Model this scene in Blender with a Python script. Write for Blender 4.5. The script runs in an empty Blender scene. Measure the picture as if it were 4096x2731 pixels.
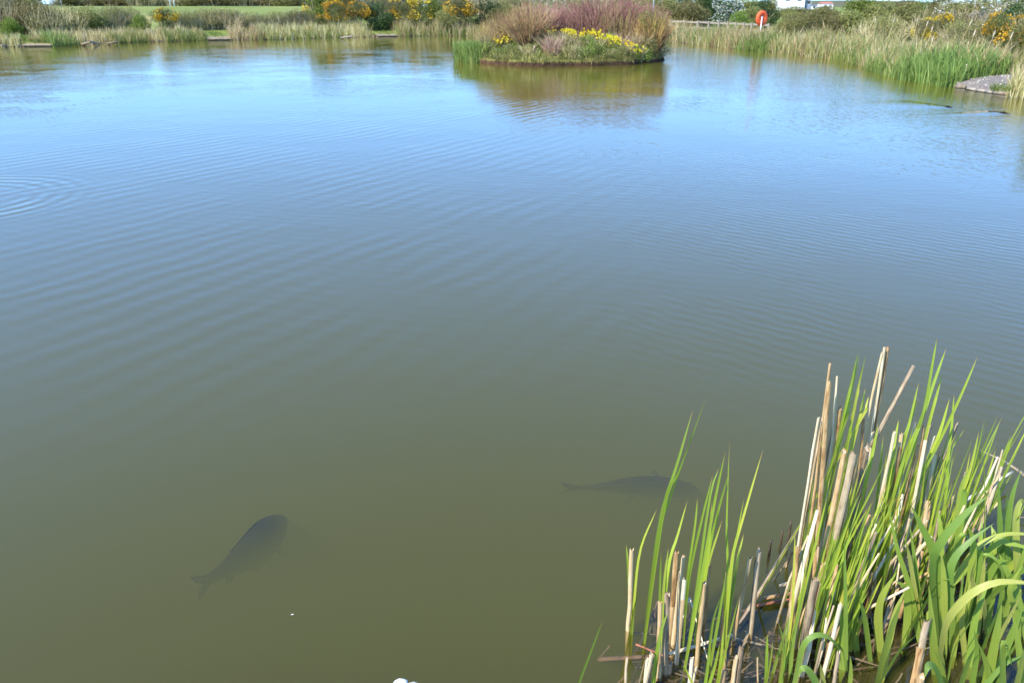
import bpy, math, random
import numpy as np
from mathutils import Vector

R = math.radians
rng = np.random.default_rng(7)
random.seed(7)
scene = bpy.context.scene
col = scene.collection

# ------------------------------------------------------------------ camera, sky, sun, exposure
CAM_H, PITCH = 2.1, R(23.14)
FPX, CX, CY = 1024 * 18 / 23.5, 512.0, 341.0
cd = bpy.data.cameras.new('camera')
cam = bpy.data.objects.new('camera', cd)
col.objects.link(cam)
cam.location = (0, 0, CAM_H)
cam.rotation_euler = (R(90) - PITCH, 0, 0)
cd.sensor_width, cd.lens = 23.5, 18
cd.clip_start, cd.clip_end = 0.05, 6000
cd.dof.use_dof = True
cd.dof.focus_distance = 3.0
cd.dof.aperture_fstop = 5.0
scene.camera = cam

SUN_AZ, SUN_EL = R(228), R(46)
world = bpy.data.worlds.new('World')
scene.world = world
world.use_nodes = True
wn = world.node_tree
sky = wn.nodes.new('ShaderNodeTexSky')
sky.sky_type = 'NISHITA'
sky.sun_disc = False
sky.sun_elevation, sky.sun_rotation = SUN_EL, SUN_AZ
sky.air_density, sky.dust_density, sky.ozone_density = 1.0, 0.1, 3.5
tn = wn.nodes.new('ShaderNodeMix')
tn.data_type, tn.blend_type = 'RGBA', 'MULTIPLY'
tn.inputs[0].default_value = 1.0
tn.inputs[7].default_value = (0.70, 1.03, 1.50, 1)      # clear spring air: a bluer sky all round
wn.links.new(sky.outputs[0], tn.inputs[6])
tm = wn.nodes.new('ShaderNodeMix')                      # light scattered evenly through the air: a less steep sky gradient
tm.data_type = 'RGBA'
tm.inputs[0].default_value = 0.35
tm.inputs[7].default_value = (1.8, 4.6, 10.0, 1)
wn.links.new(tn.outputs[2], tm.inputs[6])
wn.links.new(tm.outputs[2], wn.nodes['Background'].inputs[0])
wn.nodes['Background'].inputs[1].default_value = 0.15
sl = bpy.data.lights.new('sun', 'SUN')
sl.energy, sl.angle, sl.color = 5.0, R(0.53), (1.0, 0.94, 0.83)
so = bpy.data.objects.new('sun', sl)
col.objects.link(so)
sd = Vector((math.sin(SUN_AZ) * math.cos(SUN_EL), math.cos(SUN_AZ) * math.cos(SUN_EL), math.sin(SUN_EL)))
so.rotation_euler = sd.to_track_quat('Z', 'Y').to_euler()
so.location = sd * 60
vs = scene.view_settings
vs.view_transform, vs.look, vs.gamma, vs.exposure = 'Standard', 'None', 1.0, 0.7
vs.use_curve_mapping = False
scene.cycles.use_denoising = True
scene.cycles.volume_bounces = 0
scene.cycles.max_bounces = 6
scene.cycles.diffuse_bounces = 2
scene.cycles.glossy_bounces = 3
scene.cycles.transmission_bounces = 3
scene.cycles.transparent_max_bounces = 12

# ------------------------------------------------------------------ pixel helpers
CP, SP = math.cos(PITCH), math.sin(PITCH)
def ray(px, py):
    x, y = (px - CX) / FPX, (CY - py) / FPX
    return np.array([x, CP + y * SP, -SP + y * CP])
def G(px, py, z=0.0):
    d = ray(px, py); t = (z - CAM_H) / d[2]
    return np.array([d[0] * t, d[1] * t, z])
def AY(px, py, Y):
    d = ray(px, py); t = Y / d[1]
    return np.array([d[0] * t, Y, CAM_H + d[2] * t])
def XatY(px, Y, z=0.5):
    return (px - CX) / FPX * (Y * CP + (CAM_H - z) * SP)
def ZatY(py, Y):
    return AY(512, py, Y)[2]
def pxm(Y):
    return FPX / (Y * CP + 1.4 * SP)

# ------------------------------------------------------------------ mesh helper
class MB:
    def __init__(s):
        s.v, s.q, s.t, s.qt, s.tt, s.quv, s.tuv, s.n = [], [], [], [], [], [], [], 0
    def add(s, v, quads=None, tris=None, tint=None, quv=None, tuv=None):
        v = np.asarray(v, float).reshape(-1, 3)
        if quads is not None and len(quads):
            q = np.asarray(quads, int).reshape(-1, 4)
            s.q.append(q + s.n)
            tq = 0.5 if tint is None else tint
            s.qt.append(np.broadcast_to(np.asarray(tq, float), (len(q),)) if np.ndim(tq) == 0 else np.asarray(tq, float)[:len(q)])
            s.quv.append(np.zeros((len(q), 4, 2)) if quv is None else np.asarray(quv, float).reshape(-1, 4, 2))
        if tris is not None and len(tris):
            t = np.asarray(tris, int).reshape(-1, 3)
            s.t.append(t + s.n)
            tq = 0.5 if (tint is None or np.ndim(tint)) else tint
            s.tt.append(np.full(len(t), tq, float))
            s.tuv.append(np.zeros((len(t), 3, 2)) if tuv is None else np.asarray(tuv, float).reshape(-1, 3, 2))
        s.v.append(v); s.n += len(v)
        return s
    def mesh(s, name, mats, smooth=True, origin=(0, 0, 0)):
        v = np.concatenate(s.v) - np.asarray(origin, float)
        q = np.concatenate(s.q) if s.q else np.zeros((0, 4), int)
        t = np.concatenate(s.t) if s.t else np.zeros((0, 3), int)
        me = bpy.data.meshes.new(name)
        me.vertices.add(len(v)); me.vertices.foreach_set('co', v.ravel())
        nl = q.size + t.size
        me.loops.add(nl); me.loops.foreach_set('vertex_index', np.concatenate([q.ravel(), t.ravel()]).astype(np.int32))
        me.polygons.add(len(q) + len(t))
        st = np.concatenate([np.arange(len(q)) * 4, q.size + np.arange(len(t)) * 3]).astype(np.int32)
        me.polygons.foreach_set('loop_start', st)
        me.polygons.foreach_set('use_smooth', np.full(len(q) + len(t), smooth))
        me.update(calc_edges=True)
        a = me.attributes.new('tint', 'FLOAT', 'FACE')
        tint = np.concatenate((s.qt if s.qt else []) + (s.tt if s.tt else [])) if (s.qt or s.tt) else np.zeros(0)
        a.data.foreach_set('value', tint.astype(np.float32))
        uv = me.uv_layers.new(name='UVMap')
        uvs = np.concatenate([np.concatenate(s.quv).reshape(-1, 2) if s.quv else np.zeros((0, 2)),
                              np.concatenate(s.tuv).reshape(-1, 2) if s.tuv else np.zeros((0, 2))])
        uv.data.foreach_set('uv', uvs.astype(np.float32).ravel())
        for m in (mats if isinstance(mats, (list, tuple)) else [mats]):
            me.materials.append(m)
        me.validate()
        return me
    def build(s, name, mat, parent=None, loc=(0, 0, 0), smooth=True):
        # vertices are given in world space; the object sits at loc
        me = s.mesh(name, mat, smooth, loc)
        return link(name, me, parent, loc if parent is None else (0, 0, 0))

def link(name, me, parent=None, loc=(0, 0, 0)):
    o = bpy.data.objects.new(name, me)
    col.objects.link(o)
    o.location = loc
    if parent is not None:
        o.parent = parent
    return o
def tag(o, label=None, cat=None, group=None, kind=None):
    if label: o['label'] = label
    if cat: o['category'] = cat
    if group: o['group'] = group
    if kind: o['kind'] = kind
    return o
def empty(name, loc, rz=0.0):
    o = bpy.data.objects.new(name, None)
    col.objects.link(o)
    o.location = loc; o.rotation_euler = (0, 0, rz); o.empty_display_size = 0.1
    return o

def unit(a):
    return a / np.maximum(np.linalg.norm(a, axis=-1, keepdims=True), 1e-9)
def tube(mb, pts, rad, sides=6, tint=0.5, cap=True, squash=1.0, inner=False, phase=0.0):
    pts = np.asarray(pts, float); k = len(pts); rad = np.broadcast_to(np.asarray(rad, float), (k,))
    T = unit(np.gradient(pts, axis=0))
    ref = np.array([0.0, 0, 1]) if abs(T[:, 2]).mean() < 0.8 else np.array([0.0, 1, 0])
    A = unit(np.cross(T, ref)); B = np.cross(T, A)
    an = np.arange(sides) / sides * 2 * math.pi + phase
    v = pts[:, None] + rad[:, None, None] * (np.cos(an)[None, :, None] * A[:, None] + squash * np.sin(an)[None, :, None] * B[:, None])
    i = np.arange(k - 1)[:, None] * sides; j = np.arange(sides)[None]
    j2 = (j + 1) % sides
    q = np.stack([i + j, i + j2, i + sides + j2, i + sides + j], -1).reshape(-1, 4)
    L = np.concatenate([[0], np.cumsum(np.linalg.norm(np.diff(pts, axis=0), axis=1))])
    uu = np.stack([np.arange(sides) / sides, (np.arange(sides) + 1) / sides], 1)
    quv = np.zeros((k - 1, sides, 4, 2))
    quv[..., 0, 0] = uu[:, 0]; quv[..., 3, 0] = uu[:, 0]; quv[..., 1, 0] = uu[:, 1]; quv[..., 2, 0] = uu[:, 1]
    quv[..., 0, 1] = L[:-1, None]; quv[..., 1, 1] = L[:-1, None]; quv[..., 2, 1] = L[1:, None]; quv[..., 3, 1] = L[1:, None]
    vv = v.reshape(-1, 3)
    tris = None
    if cap:
        n0 = len(vv)
        vv = np.concatenate([vv, pts[:1], pts[-1:]])
        jj = np.arange(sides); jn = (jj + 1) % sides
        tris = np.concatenate([np.stack([jn, jj, np.full(sides, n0)], 1),
                               np.stack([(k - 1) * sides + jj, (k - 1) * sides + jn, np.full(sides, n0 + 1)], 1)])
    mb.add(vv, q, tris, tint, quv)
    return mb
def box(mb, c, size, rz=0.0, tint=0.5, jit=0.0):
    sx, sy, sz = [a / 2 for a in size]
    v = np.array([[x, y, z] for x in (-sx, sx) for y in (-sy, sy) for z in (-sz, sz)], float)
    if jit: v = v + rng.uniform(-jit, jit, v.shape)
    cr, sr = math.cos(rz), math.sin(rz)
    v = np.stack([v[:, 0] * cr - v[:, 1] * sr, v[:, 0] * sr + v[:, 1] * cr, v[:, 2]], 1) + np.asarray(c, float)
    mb.add(v, [[0, 1, 3, 2], [4, 6, 7, 5], [0, 4, 5, 1], [2, 3, 7, 6], [0, 2, 6, 4], [1, 5, 7, 3]], tint=tint)
    return mb
def catmull(P, n):
    P = np.asarray(P, float)
    P = np.concatenate([[2 * P[0] - P[1]], P, [2 * P[-1] - P[-2]]])
    out = []
    segs = len(P) - 3
    for s_ in np.linspace(0, segs - 1e-6, n):
        i = int(s_); t = s_ - i
        a, b, c, d = P[i:i + 4]
        out.append(0.5 * ((2 * b) + (-a + c) * t + (2 * a - 5 * b + 4 * c - d) * t * t + (-a + 3 * b - 3 * c + d) * t ** 3))
    return np.array(out)

def ribbons(mb, base, tip_off, bend, width, segs=3, tint=None, facing=None, taper=0.15, power=2.0):
    """many blades at once. base (n,3), tip_off (n,3) straight vector, bend (n,3) extra offset growing with t^power"""
    n = len(base)
    t = np.linspace(0, 1, segs + 1)
    P = base[:, None] + tip_off[:, None] * t[None, :, None] + bend[:, None] * (t[None, :, None] ** power)
    ang = rng.uniform(0, math.pi, n) if facing is None else facing
    W = np.stack([np.cos(ang), np.sin(ang), np.zeros(n)], 1)
    w = width[:, None] * np.clip(np.interp(t, [0, 0.4, 0.8, 1.0], [0.75, 1.0, 0.7, taper]), 0, 1)[None]
    Lh = P - W[:, None] * w[..., None] / 2; Rh = P + W[:, None] * w[..., None] / 2
    v = np.stack([Lh, Rh], 2).reshape(-1, 3)
    k = (segs + 1) * 2
    q = []
    for s_ in range(segs):
        b = np.arange(n) * k + s_ * 2
        q.append(np.stack([b, b + 1, b + 3, b + 2], 1))
    quv = []
    for s_ in range(segs):
        u = np.zeros((n, 4, 2)); u[:, 1, 0] = 1; u[:, 2, 0] = 1
        u[:, 0, 1] = u[:, 1, 1] = t[s_]; u[:, 2, 1] = u[:, 3, 1] = t[s_ + 1]
        quv.append(u)
    tt = rng.uniform(0, 1, n) if tint is None else tint
    mb.add(v, np.concatenate(q), None, np.tile(tt, segs), np.concatenate(quv))
def cards(mb, c, size, tint=None, aspect=0.6, up=0.0):
    """many small rhombic leaves"""
    n = len(c)
    a = unit(rng.normal(size=(n, 3)) + np.array([0, 0, up]))
    b = unit(np.cross(a, unit(rng.normal(size=(n, 3)))))
    s_ = np.asarray(size) * rng.uniform(0.65, 1.35, n)
    a = a * s_[:, None] / 2; b = b * s_[:, None] / 2 * aspect
    nrm = unit(np.cross(a, b)) * s_[:, None] * 0.12
    v = np.stack([c - a, c - b + nrm, c + a, c + b + nrm], 1).reshape(-1, 3)
    q = np.arange(n * 4).reshape(n, 4)
    mb.add(v, q, None, rng.uniform(0, 1, n) if tint is None else tint)

# ------------------------------------------------------------------ materials
class NT:
    def __init__(s, name):
        s.m = bpy.data.materials.new(name); s.m.use_nodes = True
        s.t = s.m.node_tree; s.t.nodes.clear()
        s.out = s.n('ShaderNodeOutputMaterial')
    def n(s, ty, **kw):
        nd = s.t.nodes.new(ty)
        for k, v in kw.items():
            if k.startswith('i_'):
                key = k[2:]
                nd.inputs[int(key) if key.isdigit() else key.replace('_', ' ')].default_value = v
            else: setattr(nd, k, v)
        return nd
    def l(s, a, b): s.t.links.new(a, b)
    def math(s, op, a, b=None, c=None, clamp=False):
        nd = s.n('ShaderNodeMath', operation=op, use_clamp=clamp)
        for i, x in enumerate((a, b, c)):
            if x is None: continue
            if isinstance(x, (int, float)): nd.inputs[i].default_value = x
            else: s.l(x, nd.inputs[i])
        return nd.outputs[0]
    def noise(s, vec, scale, detail=3, rough=0.55, dist=0.0, out=0):
        nd = s.n('ShaderNodeTexNoise', i_Scale=scale, i_Detail=detail, i_Roughness=rough, i_Distortion=dist)
        if vec is not None: s.l(vec, nd.inputs['Vector'])
        return nd.outputs[out]
    def ramp(s, fac, stops):
        nd = s.n('ShaderNodeValToRGB')
        el = nd.color_ramp.elements
        while len(el) < len(stops): el.new(0.5)
        for e, (p, c) in zip(el, stops):
            e.position = p; e.color = (*c, 1)
        s.l(fac, nd.inputs[0])
        return nd.outputs[0]
    def mix(s, fac, a, b, blend='MIX'):
        nd = s.n('ShaderNodeMix', data_type='RGBA', blend_type=blend)
        for sock, x in ((nd.inputs[0], fac), (nd.inputs[6], a), (nd.inputs[7], b)):
            if isinstance(x, (int, float)): sock.default_value = x
            elif isinstance(x, tuple): sock.default_value = (*x, 1)
            else: s.l(x, sock)
        return nd.outputs[2]
    def attr(s, name='tint'):
        nd = s.n('ShaderNodeAttribute', attribute_name=name)
        return nd.outputs['Fac']
    def mapping(s, vec, scale=(1, 1, 1), rot=(0, 0, 0), loc=(0, 0, 0)):
        nd = s.n('ShaderNodeMapping')
        nd.inputs['Scale'].default_value = scale; nd.inputs['Rotation'].default_value = rot; nd.inputs['Location'].default_value = loc
        s.l(vec, nd.inputs['Vector'])
        return nd.outputs[0]
    def principled(s, color, rough=0.6, spec=0.3, normal=None, **kw):
        p = s.n('ShaderNodeBsdfPrincipled')
        if isinstance(color, tuple): p.inputs['Base Color'].default_value = (*color, 1)
        else: s.l(color, p.inputs['Base Color'])
        if isinstance(rough, (int, float)): p.inputs['Roughness'].default_value = rough
        else: s.l(rough, p.inputs['Roughness'])
        p.inputs['Specular IOR Level'].default_value = spec
        if normal is not None: s.l(normal, p.inputs['Normal'])
        return p.outputs[0]
    def bump(s, h, strength=0.5, dist=0.01):
        b = s.n('ShaderNodeBump'); b.inputs['Strength'].default_value = strength; b.inputs['Distance'].default_value = dist
        s.l(h, b.inputs['Height'])
        return b.outputs[0]
    def done(s, surf, vol=None):
        s.l(surf, s.out.inputs['Surface'])
        if vol is not None: s.l(vol, s.out.inputs['Volume'])
        return s.m

def leaf_mat(name, stops, rough=0.5, trans=0.3, spec=0.3, objvar=0.25):
    m = NT(name)
    t = m.attr()
    c = m.ramp(t, stops)
    if objvar:
        oi = m.n('ShaderNodeObjectInfo')
        hsv = m.n('ShaderNodeHueSaturation')
        m.l(c, hsv.inputs['Color'])
        m.l(m.math('MULTIPLY_ADD', oi.outputs['Random'], 0.04, 0.48), hsv.inputs['Hue'])
        m.l(m.math('MULTIPLY_ADD', oi.outputs['Random'], objvar * 2, 1 - objvar), hsv.inputs['Value'])
        c = hsv.outputs[0]
    p = m.principled(c, rough, spec)
    if trans:
        tr = m.n('ShaderNodeBsdfTranslucent')
        m.l(c, tr.inputs[0])
        ms = m.n('ShaderNodeMixShader', i_0=trans)
        m.l(p, ms.inputs[1]); m.l(tr.outputs[0], ms.inputs[2])
        p = ms.outputs[0]
    return m.done(p)

def blade_mat(name, stops, base_c, tip_c, trans=0.35, rough=0.42, tipat=0.93):
    """near leaves: ribbed along, paler at the sheath, browned tip; uv.y 0..1 along"""
    m = NT(name)
    uv = m.n('ShaderNodeTexCoord').outputs['UV']
    sp = m.n('ShaderNodeSeparateXYZ'); m.l(uv, sp.inputs[0])
    c = m.ramp(m.attr(), stops)
    geo = m.n('ShaderNodeNewGeometry')
    blot = m.noise(geo.outputs['Position'], 28, 3)
    c = m.mix(m.math('MULTIPLY', m.math('SUBTRACT', blot, 0.5), 0.5, clamp=True), c, tip_c)
    oi = m.n('ShaderNodeObjectInfo')
    sv = m.n('ShaderNodeVectorMath', operation='ADD'); m.l(uv, sv.inputs[0])
    cb = m.n('ShaderNodeCombineXYZ'); m.l(m.math('MULTIPLY', oi.outputs['Random'], 51.0), cb.inputs[2]); m.l(cb.outputs[0], sv.inputs[1])
    stk = m.noise(m.mapping(sv.outputs[0], (7, 1.6, 1)), 2.5, 4, 0.65)
    c = m.mix(m.ramp(stk, [(0.45, (0, 0, 0)), (0.75, (0.55, 0.55, 0.55))]), c, (0.10, 0.20, 0.03))
    spot = m.ramp(m.noise(m.mapping(sv.outputs[0], (9, 26, 1)), 2.0, 2), [(0.66, (0, 0, 0)), (0.74, (0.8, 0.8, 0.8))])
    c = m.mix(spot, c, (0.30, 0.20, 0.07))
    bs = m.n('ShaderNodeMapRange', i_1=0.0, i_2=0.38, i_3=0.75, i_4=0.0); m.l(sp.outputs[1], bs.inputs[0])
    c = m.mix(bs.outputs[0], c, base_c)
    tp = m.n('ShaderNodeMapRange', i_1=tipat, i_2=1.0, i_3=0.0, i_4=1.0); m.l(sp.outputs[1], tp.inputs[0])
    c = m.mix(tp.outputs[0], c, tip_c)
    rib = m.math('SINE', m.math('MULTIPLY', sp.outputs[0], 60.0))
    c = m.mix(m.math('MULTIPLY_ADD', rib, 0.06, 0.06), c, (0.30, 0.42, 0.10))
    nr = m.bump(rib, 0.25, 0.0008)
    p = m.principled(c, rough, 0.4, nr)
    tr = m.n('ShaderNodeBsdfTranslucent'); m.l(c, tr.inputs[0])
    ms = m.n('ShaderNodeMixShader', i_0=trans)
    m.l(p, ms.inputs[1]); m.l(tr.outputs[0], ms.inputs[2])
    return m.done(ms.outputs[0])

def straw_mat(name, stops, rough=0.55):
    """dead cattail stem: streaks along the length, mottled, scuffed"""
    m = NT(name)
    uv = m.n('ShaderNodeTexCoord').outputs['UV']
    oi = m.n('ShaderNodeObjectInfo')
    ad = m.n('ShaderNodeVectorMath', operation='ADD'); m.l(uv, ad.inputs[0])
    cb = m.n('ShaderNodeCombineXYZ'); m.l(m.math('MULTIPLY', oi.outputs['Random'], 37.0), cb.inputs[2]); m.l(cb.outputs[0], ad.inputs[1])
    streak = m.noise(m.mapping(ad.outputs[0], (9, 5, 1)), 2.2, 4, 0.6)
    blot = m.noise(m.mapping(ad.outputs[0], (2.5, 14, 1)), 1.3, 3, 0.6)
    f = m.math('ADD', m.math('MULTIPLY', streak, 0.75), m.math('MULTIPLY', m.math('SUBTRACT', oi.outputs['Random'], 0.5), 0.35))
    f = m.math('ADD', f, m.math('MULTIPLY', m.math('SUBTRACT', blot, 0.5), 0.9))
    c = m.ramp(f, stops)
    spk = m.ramp(m.noise(m.mapping(ad.outputs[0], (16, 60, 1)), 2.0, 2), [(0.63, (0, 0, 0)), (0.75, (1, 1, 1))])
    c = m.mix(m.math('MULTIPLY', spk, 0.55), c, (0.12, 0.07, 0.04))
    nr = m.bump(streak, 0.5, 0.002)
    return m.done(m.principled(c, rough, 0.25, nr))

def noise_mat(name, stops, scale=8, rough=0.8, bump=0.4, bdist=0.01, detail=5, stretch=(1, 1, 1), spec=0.25, tintmix=0.0):
    m = NT(name)
    g = m.n('ShaderNodeTexCoord')
    vec = m.mapping(g.outputs['Object'], stretch)
    f = m.noise(vec, scale, detail, 0.6)
    if tintmix: f = m.math('ADD', f, m.math('MULTIPLY', m.math('SUBTRACT', m.attr(), 0.5), tintmix))
    c = m.ramp(f, stops)
    nr = m.bump(m.noise(vec, scale * 2.5, detail, 0.6), bump, bdist)
    return m.done(m.principled(c, rough, spec, nr))

M = {}
M['reed_straw'] = leaf_mat('reed_straw', [(0, (0.24, 0.17, 0.07)), (0.3, (0.44, 0.36, 0.14)), (0.6, (0.56, 0.47, 0.22)), (1, (0.68, 0.60, 0.38))], 0.6, 0.25, 0.2, 0.08)
M['pink_straw'] = leaf_mat('pink_straw', [(0, (0.34, 0.21, 0.13)), (0.5, (0.52, 0.35, 0.22)), (1, (0.62, 0.48, 0.32))], 0.6, 0.25, 0.2, 0.08)
M['reed_green'] = leaf_mat('reed_green', [(0, (0.13, 0.19, 0.045)), (0.5, (0.22, 0.295, 0.065)), (1, (0.36, 0.40, 0.11))], 0.45, 0.35, 0.3, 0.1)
M['grass_tuft'] = leaf_mat('grass_tuft', [(0, (0.09, 0.14, 0.03)), (0.6, (0.16, 0.22, 0.045)), (1, (0.30, 0.29, 0.09))], 0.5, 0.3, 0.2, 0.1)
M['island_grass'] = leaf_mat('island_grass', [(0, (0.12, 0.13, 0.035)), (0.5, (0.21, 0.20, 0.055)), (1, (0.40, 0.33, 0.14))], 0.5, 0.3, 0.2, 0.1)
M['olive_leaf'] = leaf_mat('olive_leaf', [(0, (0.15, 0.15, 0.042)), (0.5, (0.255, 0.245, 0.070)), (1, (0.37, 0.335, 0.12))], 0.55, 0.4)
M['light_leaf'] = leaf_mat('light_leaf', [(0, (0.10, 0.16, 0.025)), (0.5, (0.18, 0.25, 0.035)), (1, (0.28, 0.33, 0.06))], 0.5, 0.35)
M['dark_leaf'] = leaf_mat('dark_leaf', [(0, (0.025, 0.055, 0.016)), (0.6, (0.055, 0.10, 0.022)), (1, (0.10, 0.14, 0.03))], 0.5, 0.2)
M['gorse_leaf'] = leaf_mat('gorse_leaf', [(0, (0.06, 0.07, 0.02)), (0.6, (0.13, 0.135, 0.033)), (1, (0.22, 0.205, 0.06))], 0.6, 0.15)
M['gorse_flower'] = leaf_mat('gorse_flower', [(0, (0.56, 0.31, 0.012)), (0.5, (0.68, 0.42, 0.018)), (1, (0.78, 0.55, 0.04))], 0.5, 0.3, 0.2, 0.06)
M['cream_flower'] = leaf_mat('cream_flower', [(0, (0.45, 0.44, 0.36)), (1, (0.78, 0.77, 0.68))], 0.6, 0.3, 0.2, 0.05)
M['yellow_flower'] = leaf_mat('yellow_flower', [(0, (0.66, 0.46, 0.01)), (0.5, (0.78, 0.60, 0.012)), (1, (0.85, 0.74, 0.08))], 0.5, 0.3, 0.2, 0.05)
M['twig_grey'] = leaf_mat('twig_grey', [(0, (0.22, 0.175, 0.095)), (0.6, (0.40, 0.335, 0.18)), (1, (0.54, 0.47, 0.30))], 0.8, 0, 0.1, 0.15)
M['twig_red'] = leaf_mat('twig_red', [(0, (0.14, 0.055, 0.05)), (0.5, (0.25, 0.11, 0.095)), (1, (0.38, 0.21, 0.17))], 0.6, 0, 0.3, 0.06)
M['twig_ochre'] = leaf_mat('twig_ochre', [(0, (0.20, 0.11, 0.05)), (0.5, (0.34, 0.20, 0.075)), (1, (0.47, 0.36, 0.10))], 0.6, 0, 0.3, 0.06)
M['twig_brown'] = leaf_mat('twig_brown', [(0, (0.15, 0.09, 0.045)), (0.5, (0.26, 0.17, 0.075)), (1, (0.40, 0.33, 0.12))], 0.6, 0, 0.3, 0.06)
M['litter'] = leaf_mat('litter', [(0, (0.03, 0.02, 0.012)), (0.5, (0.13, 0.09, 0.05)), (0.85, (0.30, 0.22, 0.12)), (1, (0.52, 0.42, 0.27))], 0.6, 0, 0.25, 0)
M['blade'] = blade_mat('blade', [(0, (0.19, 0.28, 0.03)), (0.4, (0.31, 0.42, 0.035)), (0.8, (0.43, 0.51, 0.045)), (1, (0.58, 0.55, 0.07))], (0.42, 0.46, 0.07), (0.42, 0.19, 0.07))
M['iris'] = blade_mat('iris', [(0, (0.14, 0.25, 0.045)), (0.45, (0.27, 0.39, 0.055)), (0.8, (0.40, 0.47, 0.07)), (1, (0.54, 0.50, 0.12))], (0.32, 0.42, 0.08), (0.36, 0.26, 0.06), 0.38, 0.36, 0.965)
M['straw'] = straw_mat('straw', [(0.12, (0.19, 0.10, 0.04)), (0.32, (0.43, 0.27, 0.12)), (0.55, (0.57, 0.42, 0.22)), (0.85, (0.69, 0.58, 0.40))])
M['straw_pale'] = straw_mat('straw_pale', [(0.10, (0.36, 0.25, 0.13)), (0.33, (0.60, 0.48, 0.29)), (0.7, (0.74, 0.65, 0.47))])
M['straw_grey'] = straw_mat('straw_grey', [(0.12, (0.13, 0.09, 0.055)), (0.36, (0.34, 0.25, 0.15)), (0.75, (0.54, 0.44, 0.29))])
M['pith'] = noise_mat('pith', [(0.3, (0.30, 0.22, 0.13)), (0.7, (0.62, 0.53, 0.40))], 120, 0.9, 0.8, 0.002)
M['rot'] = noise_mat('rot', [(0.3, (0.035, 0.026, 0.018)), (0.7, (0.13, 0.09, 0.055))], 60, 0.45, 0.8, 0.004)
M['sunk'] = noise_mat('sunk', [(0.3, (0.10, 0.06, 0.035)), (0.7, (0.28, 0.17, 0.09))], 50, 0.7, 0.5, 0.003)
M['redstick'] = noise_mat('redstick', [(0.3, (0.16, 0.05, 0.03)), (0.7, (0.42, 0.17, 0.09))], 50, 0.45, 0.5, 0.003)
M['wood'] = noise_mat('wood', [(0.3, (0.20, 0.165, 0.125)), (0.7, (0.40, 0.345, 0.27))], 6, 0.85, 0.4, 0.004, stretch=(1, 1, 5))
M['log'] = noise_mat('log', [(0.3, (0.11, 0.08, 0.05)), (0.7, (0.33, 0.26, 0.17))], 10, 0.85, 0.5, 0.01)
M['gravel'] = noise_mat('gravel', [(0.3, (0.10, 0.083, 0.068)), (0.55, (0.20, 0.172, 0.148)), (0.75, (0.33, 0.29, 0.255))], 22, 0.9, 0.7, 0.01)
M['soil_edge'] = noise_mat('soil_edge', [(0.3, (0.17, 0.135, 0.08)), (0.7, (0.34, 0.28, 0.17))], 9, 0.9, 0.5, 0.02)
M['stone_white'] = noise_mat('stone_white', [(0.3, (0.58, 0.55, 0.49)), (0.6, (0.84, 0.82, 0.78))], 30, 0.85, 0.5, 0.004)
M['stone_grey'] = noise_mat('stone_grey', [(0.3, (0.22, 0.20, 0.15)), (0.6, (0.52, 0.48, 0.40))], 30, 0.85, 0.5, 0.004)
M['orange'] = noise_mat('orange', [(0.3, (0.80, 0.10, 0.03)), (0.7, (0.86, 0.15, 0.045))], 5, 0.45, 0.05, 0.002)
M['dark_orange'] = noise_mat('dark_orange', [(0.3, (0.40, 0.06, 0.03)), (0.7, (0.48, 0.08, 0.04))], 5, 0.5, 0.05, 0.002)
M['white_paint'] = noise_mat('white_paint', [(0.3, (0.70, 0.70, 0.70)), (0.7, (0.80, 0.80, 0.79))], 4, 0.5, 0.1, 0.002)
M['steel'] = noise_mat('steel', [(0.3, (0.30, 0.32, 0.36)), (0.7, (0.45, 0.47, 0.50))], 6, 0.5, 0.1, 0.002)
M['bluegrey'] = noise_mat('bluegrey', [(0.3, (0.19, 0.23, 0.31)), (0.7, (0.26, 0.30, 0.38))], 1, 0.7, 0.1, 0.01)
M['red_tile'] = noise_mat('red_tile', [(0.3, (0.36, 0.13, 0.09)), (0.7, (0.46, 0.19, 0.13))], 2, 0.8, 0.2, 0.02)
M['pane'] = noise_mat('pane', [(0.3, (0.03, 0.035, 0.04)), (0.7, (0.05, 0.06, 0.07))], 2, 0.15, 0.0, 0.01, spec=0.5)
M['slate'] = noise_mat('slate', [(0.3, (0.10, 0.10, 0.11)), (0.7, (0.18, 0.18, 0.19))], 3, 0.8, 0.2, 0.02)
M['eye'] = noise_mat('eye', [(0.3, (0.01, 0.01, 0.008)), (0.7, (0.02, 0.02, 0.015))], 3, 0.2, 0.0, 0.01, spec=0.5)
M['feather'] = noise_mat('feather', [(0.3, (0.75, 0.75, 0.72)), (0.7, (0.85, 0.85, 0.83))], 30, 0.7, 0.1, 0.001)
M['seed_head'] = noise_mat('seed_head', [(0.3, (0.36, 0.27, 0.17)), (0.7, (0.60, 0.50, 0.36))], 20, 0.95, 0.6, 0.01)

def carp_material():
    m = NT('carp_skin')
    uv = m.n('ShaderNodeTexCoord').outputs['UV']
    vo = m.n('ShaderNodeTexVoronoi', feature='DISTANCE_TO_EDGE', i_Scale=1.0)
    m.l(m.mapping(uv, (30, 46, 1)), vo.inputs['Vector'])
    f = m.ramp(vo.outputs['Distance'], [(0.02, (0.009, 0.008, 0.006)), (0.25, (0.034, 0.028, 0.016))])
    c = m.mix(m.noise(uv, 5, 3), f, (0.014, 0.014, 0.011))
    return m.done(m.principled(c, 0.8, 0.1))
M['carp'] = carp_material()

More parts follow.
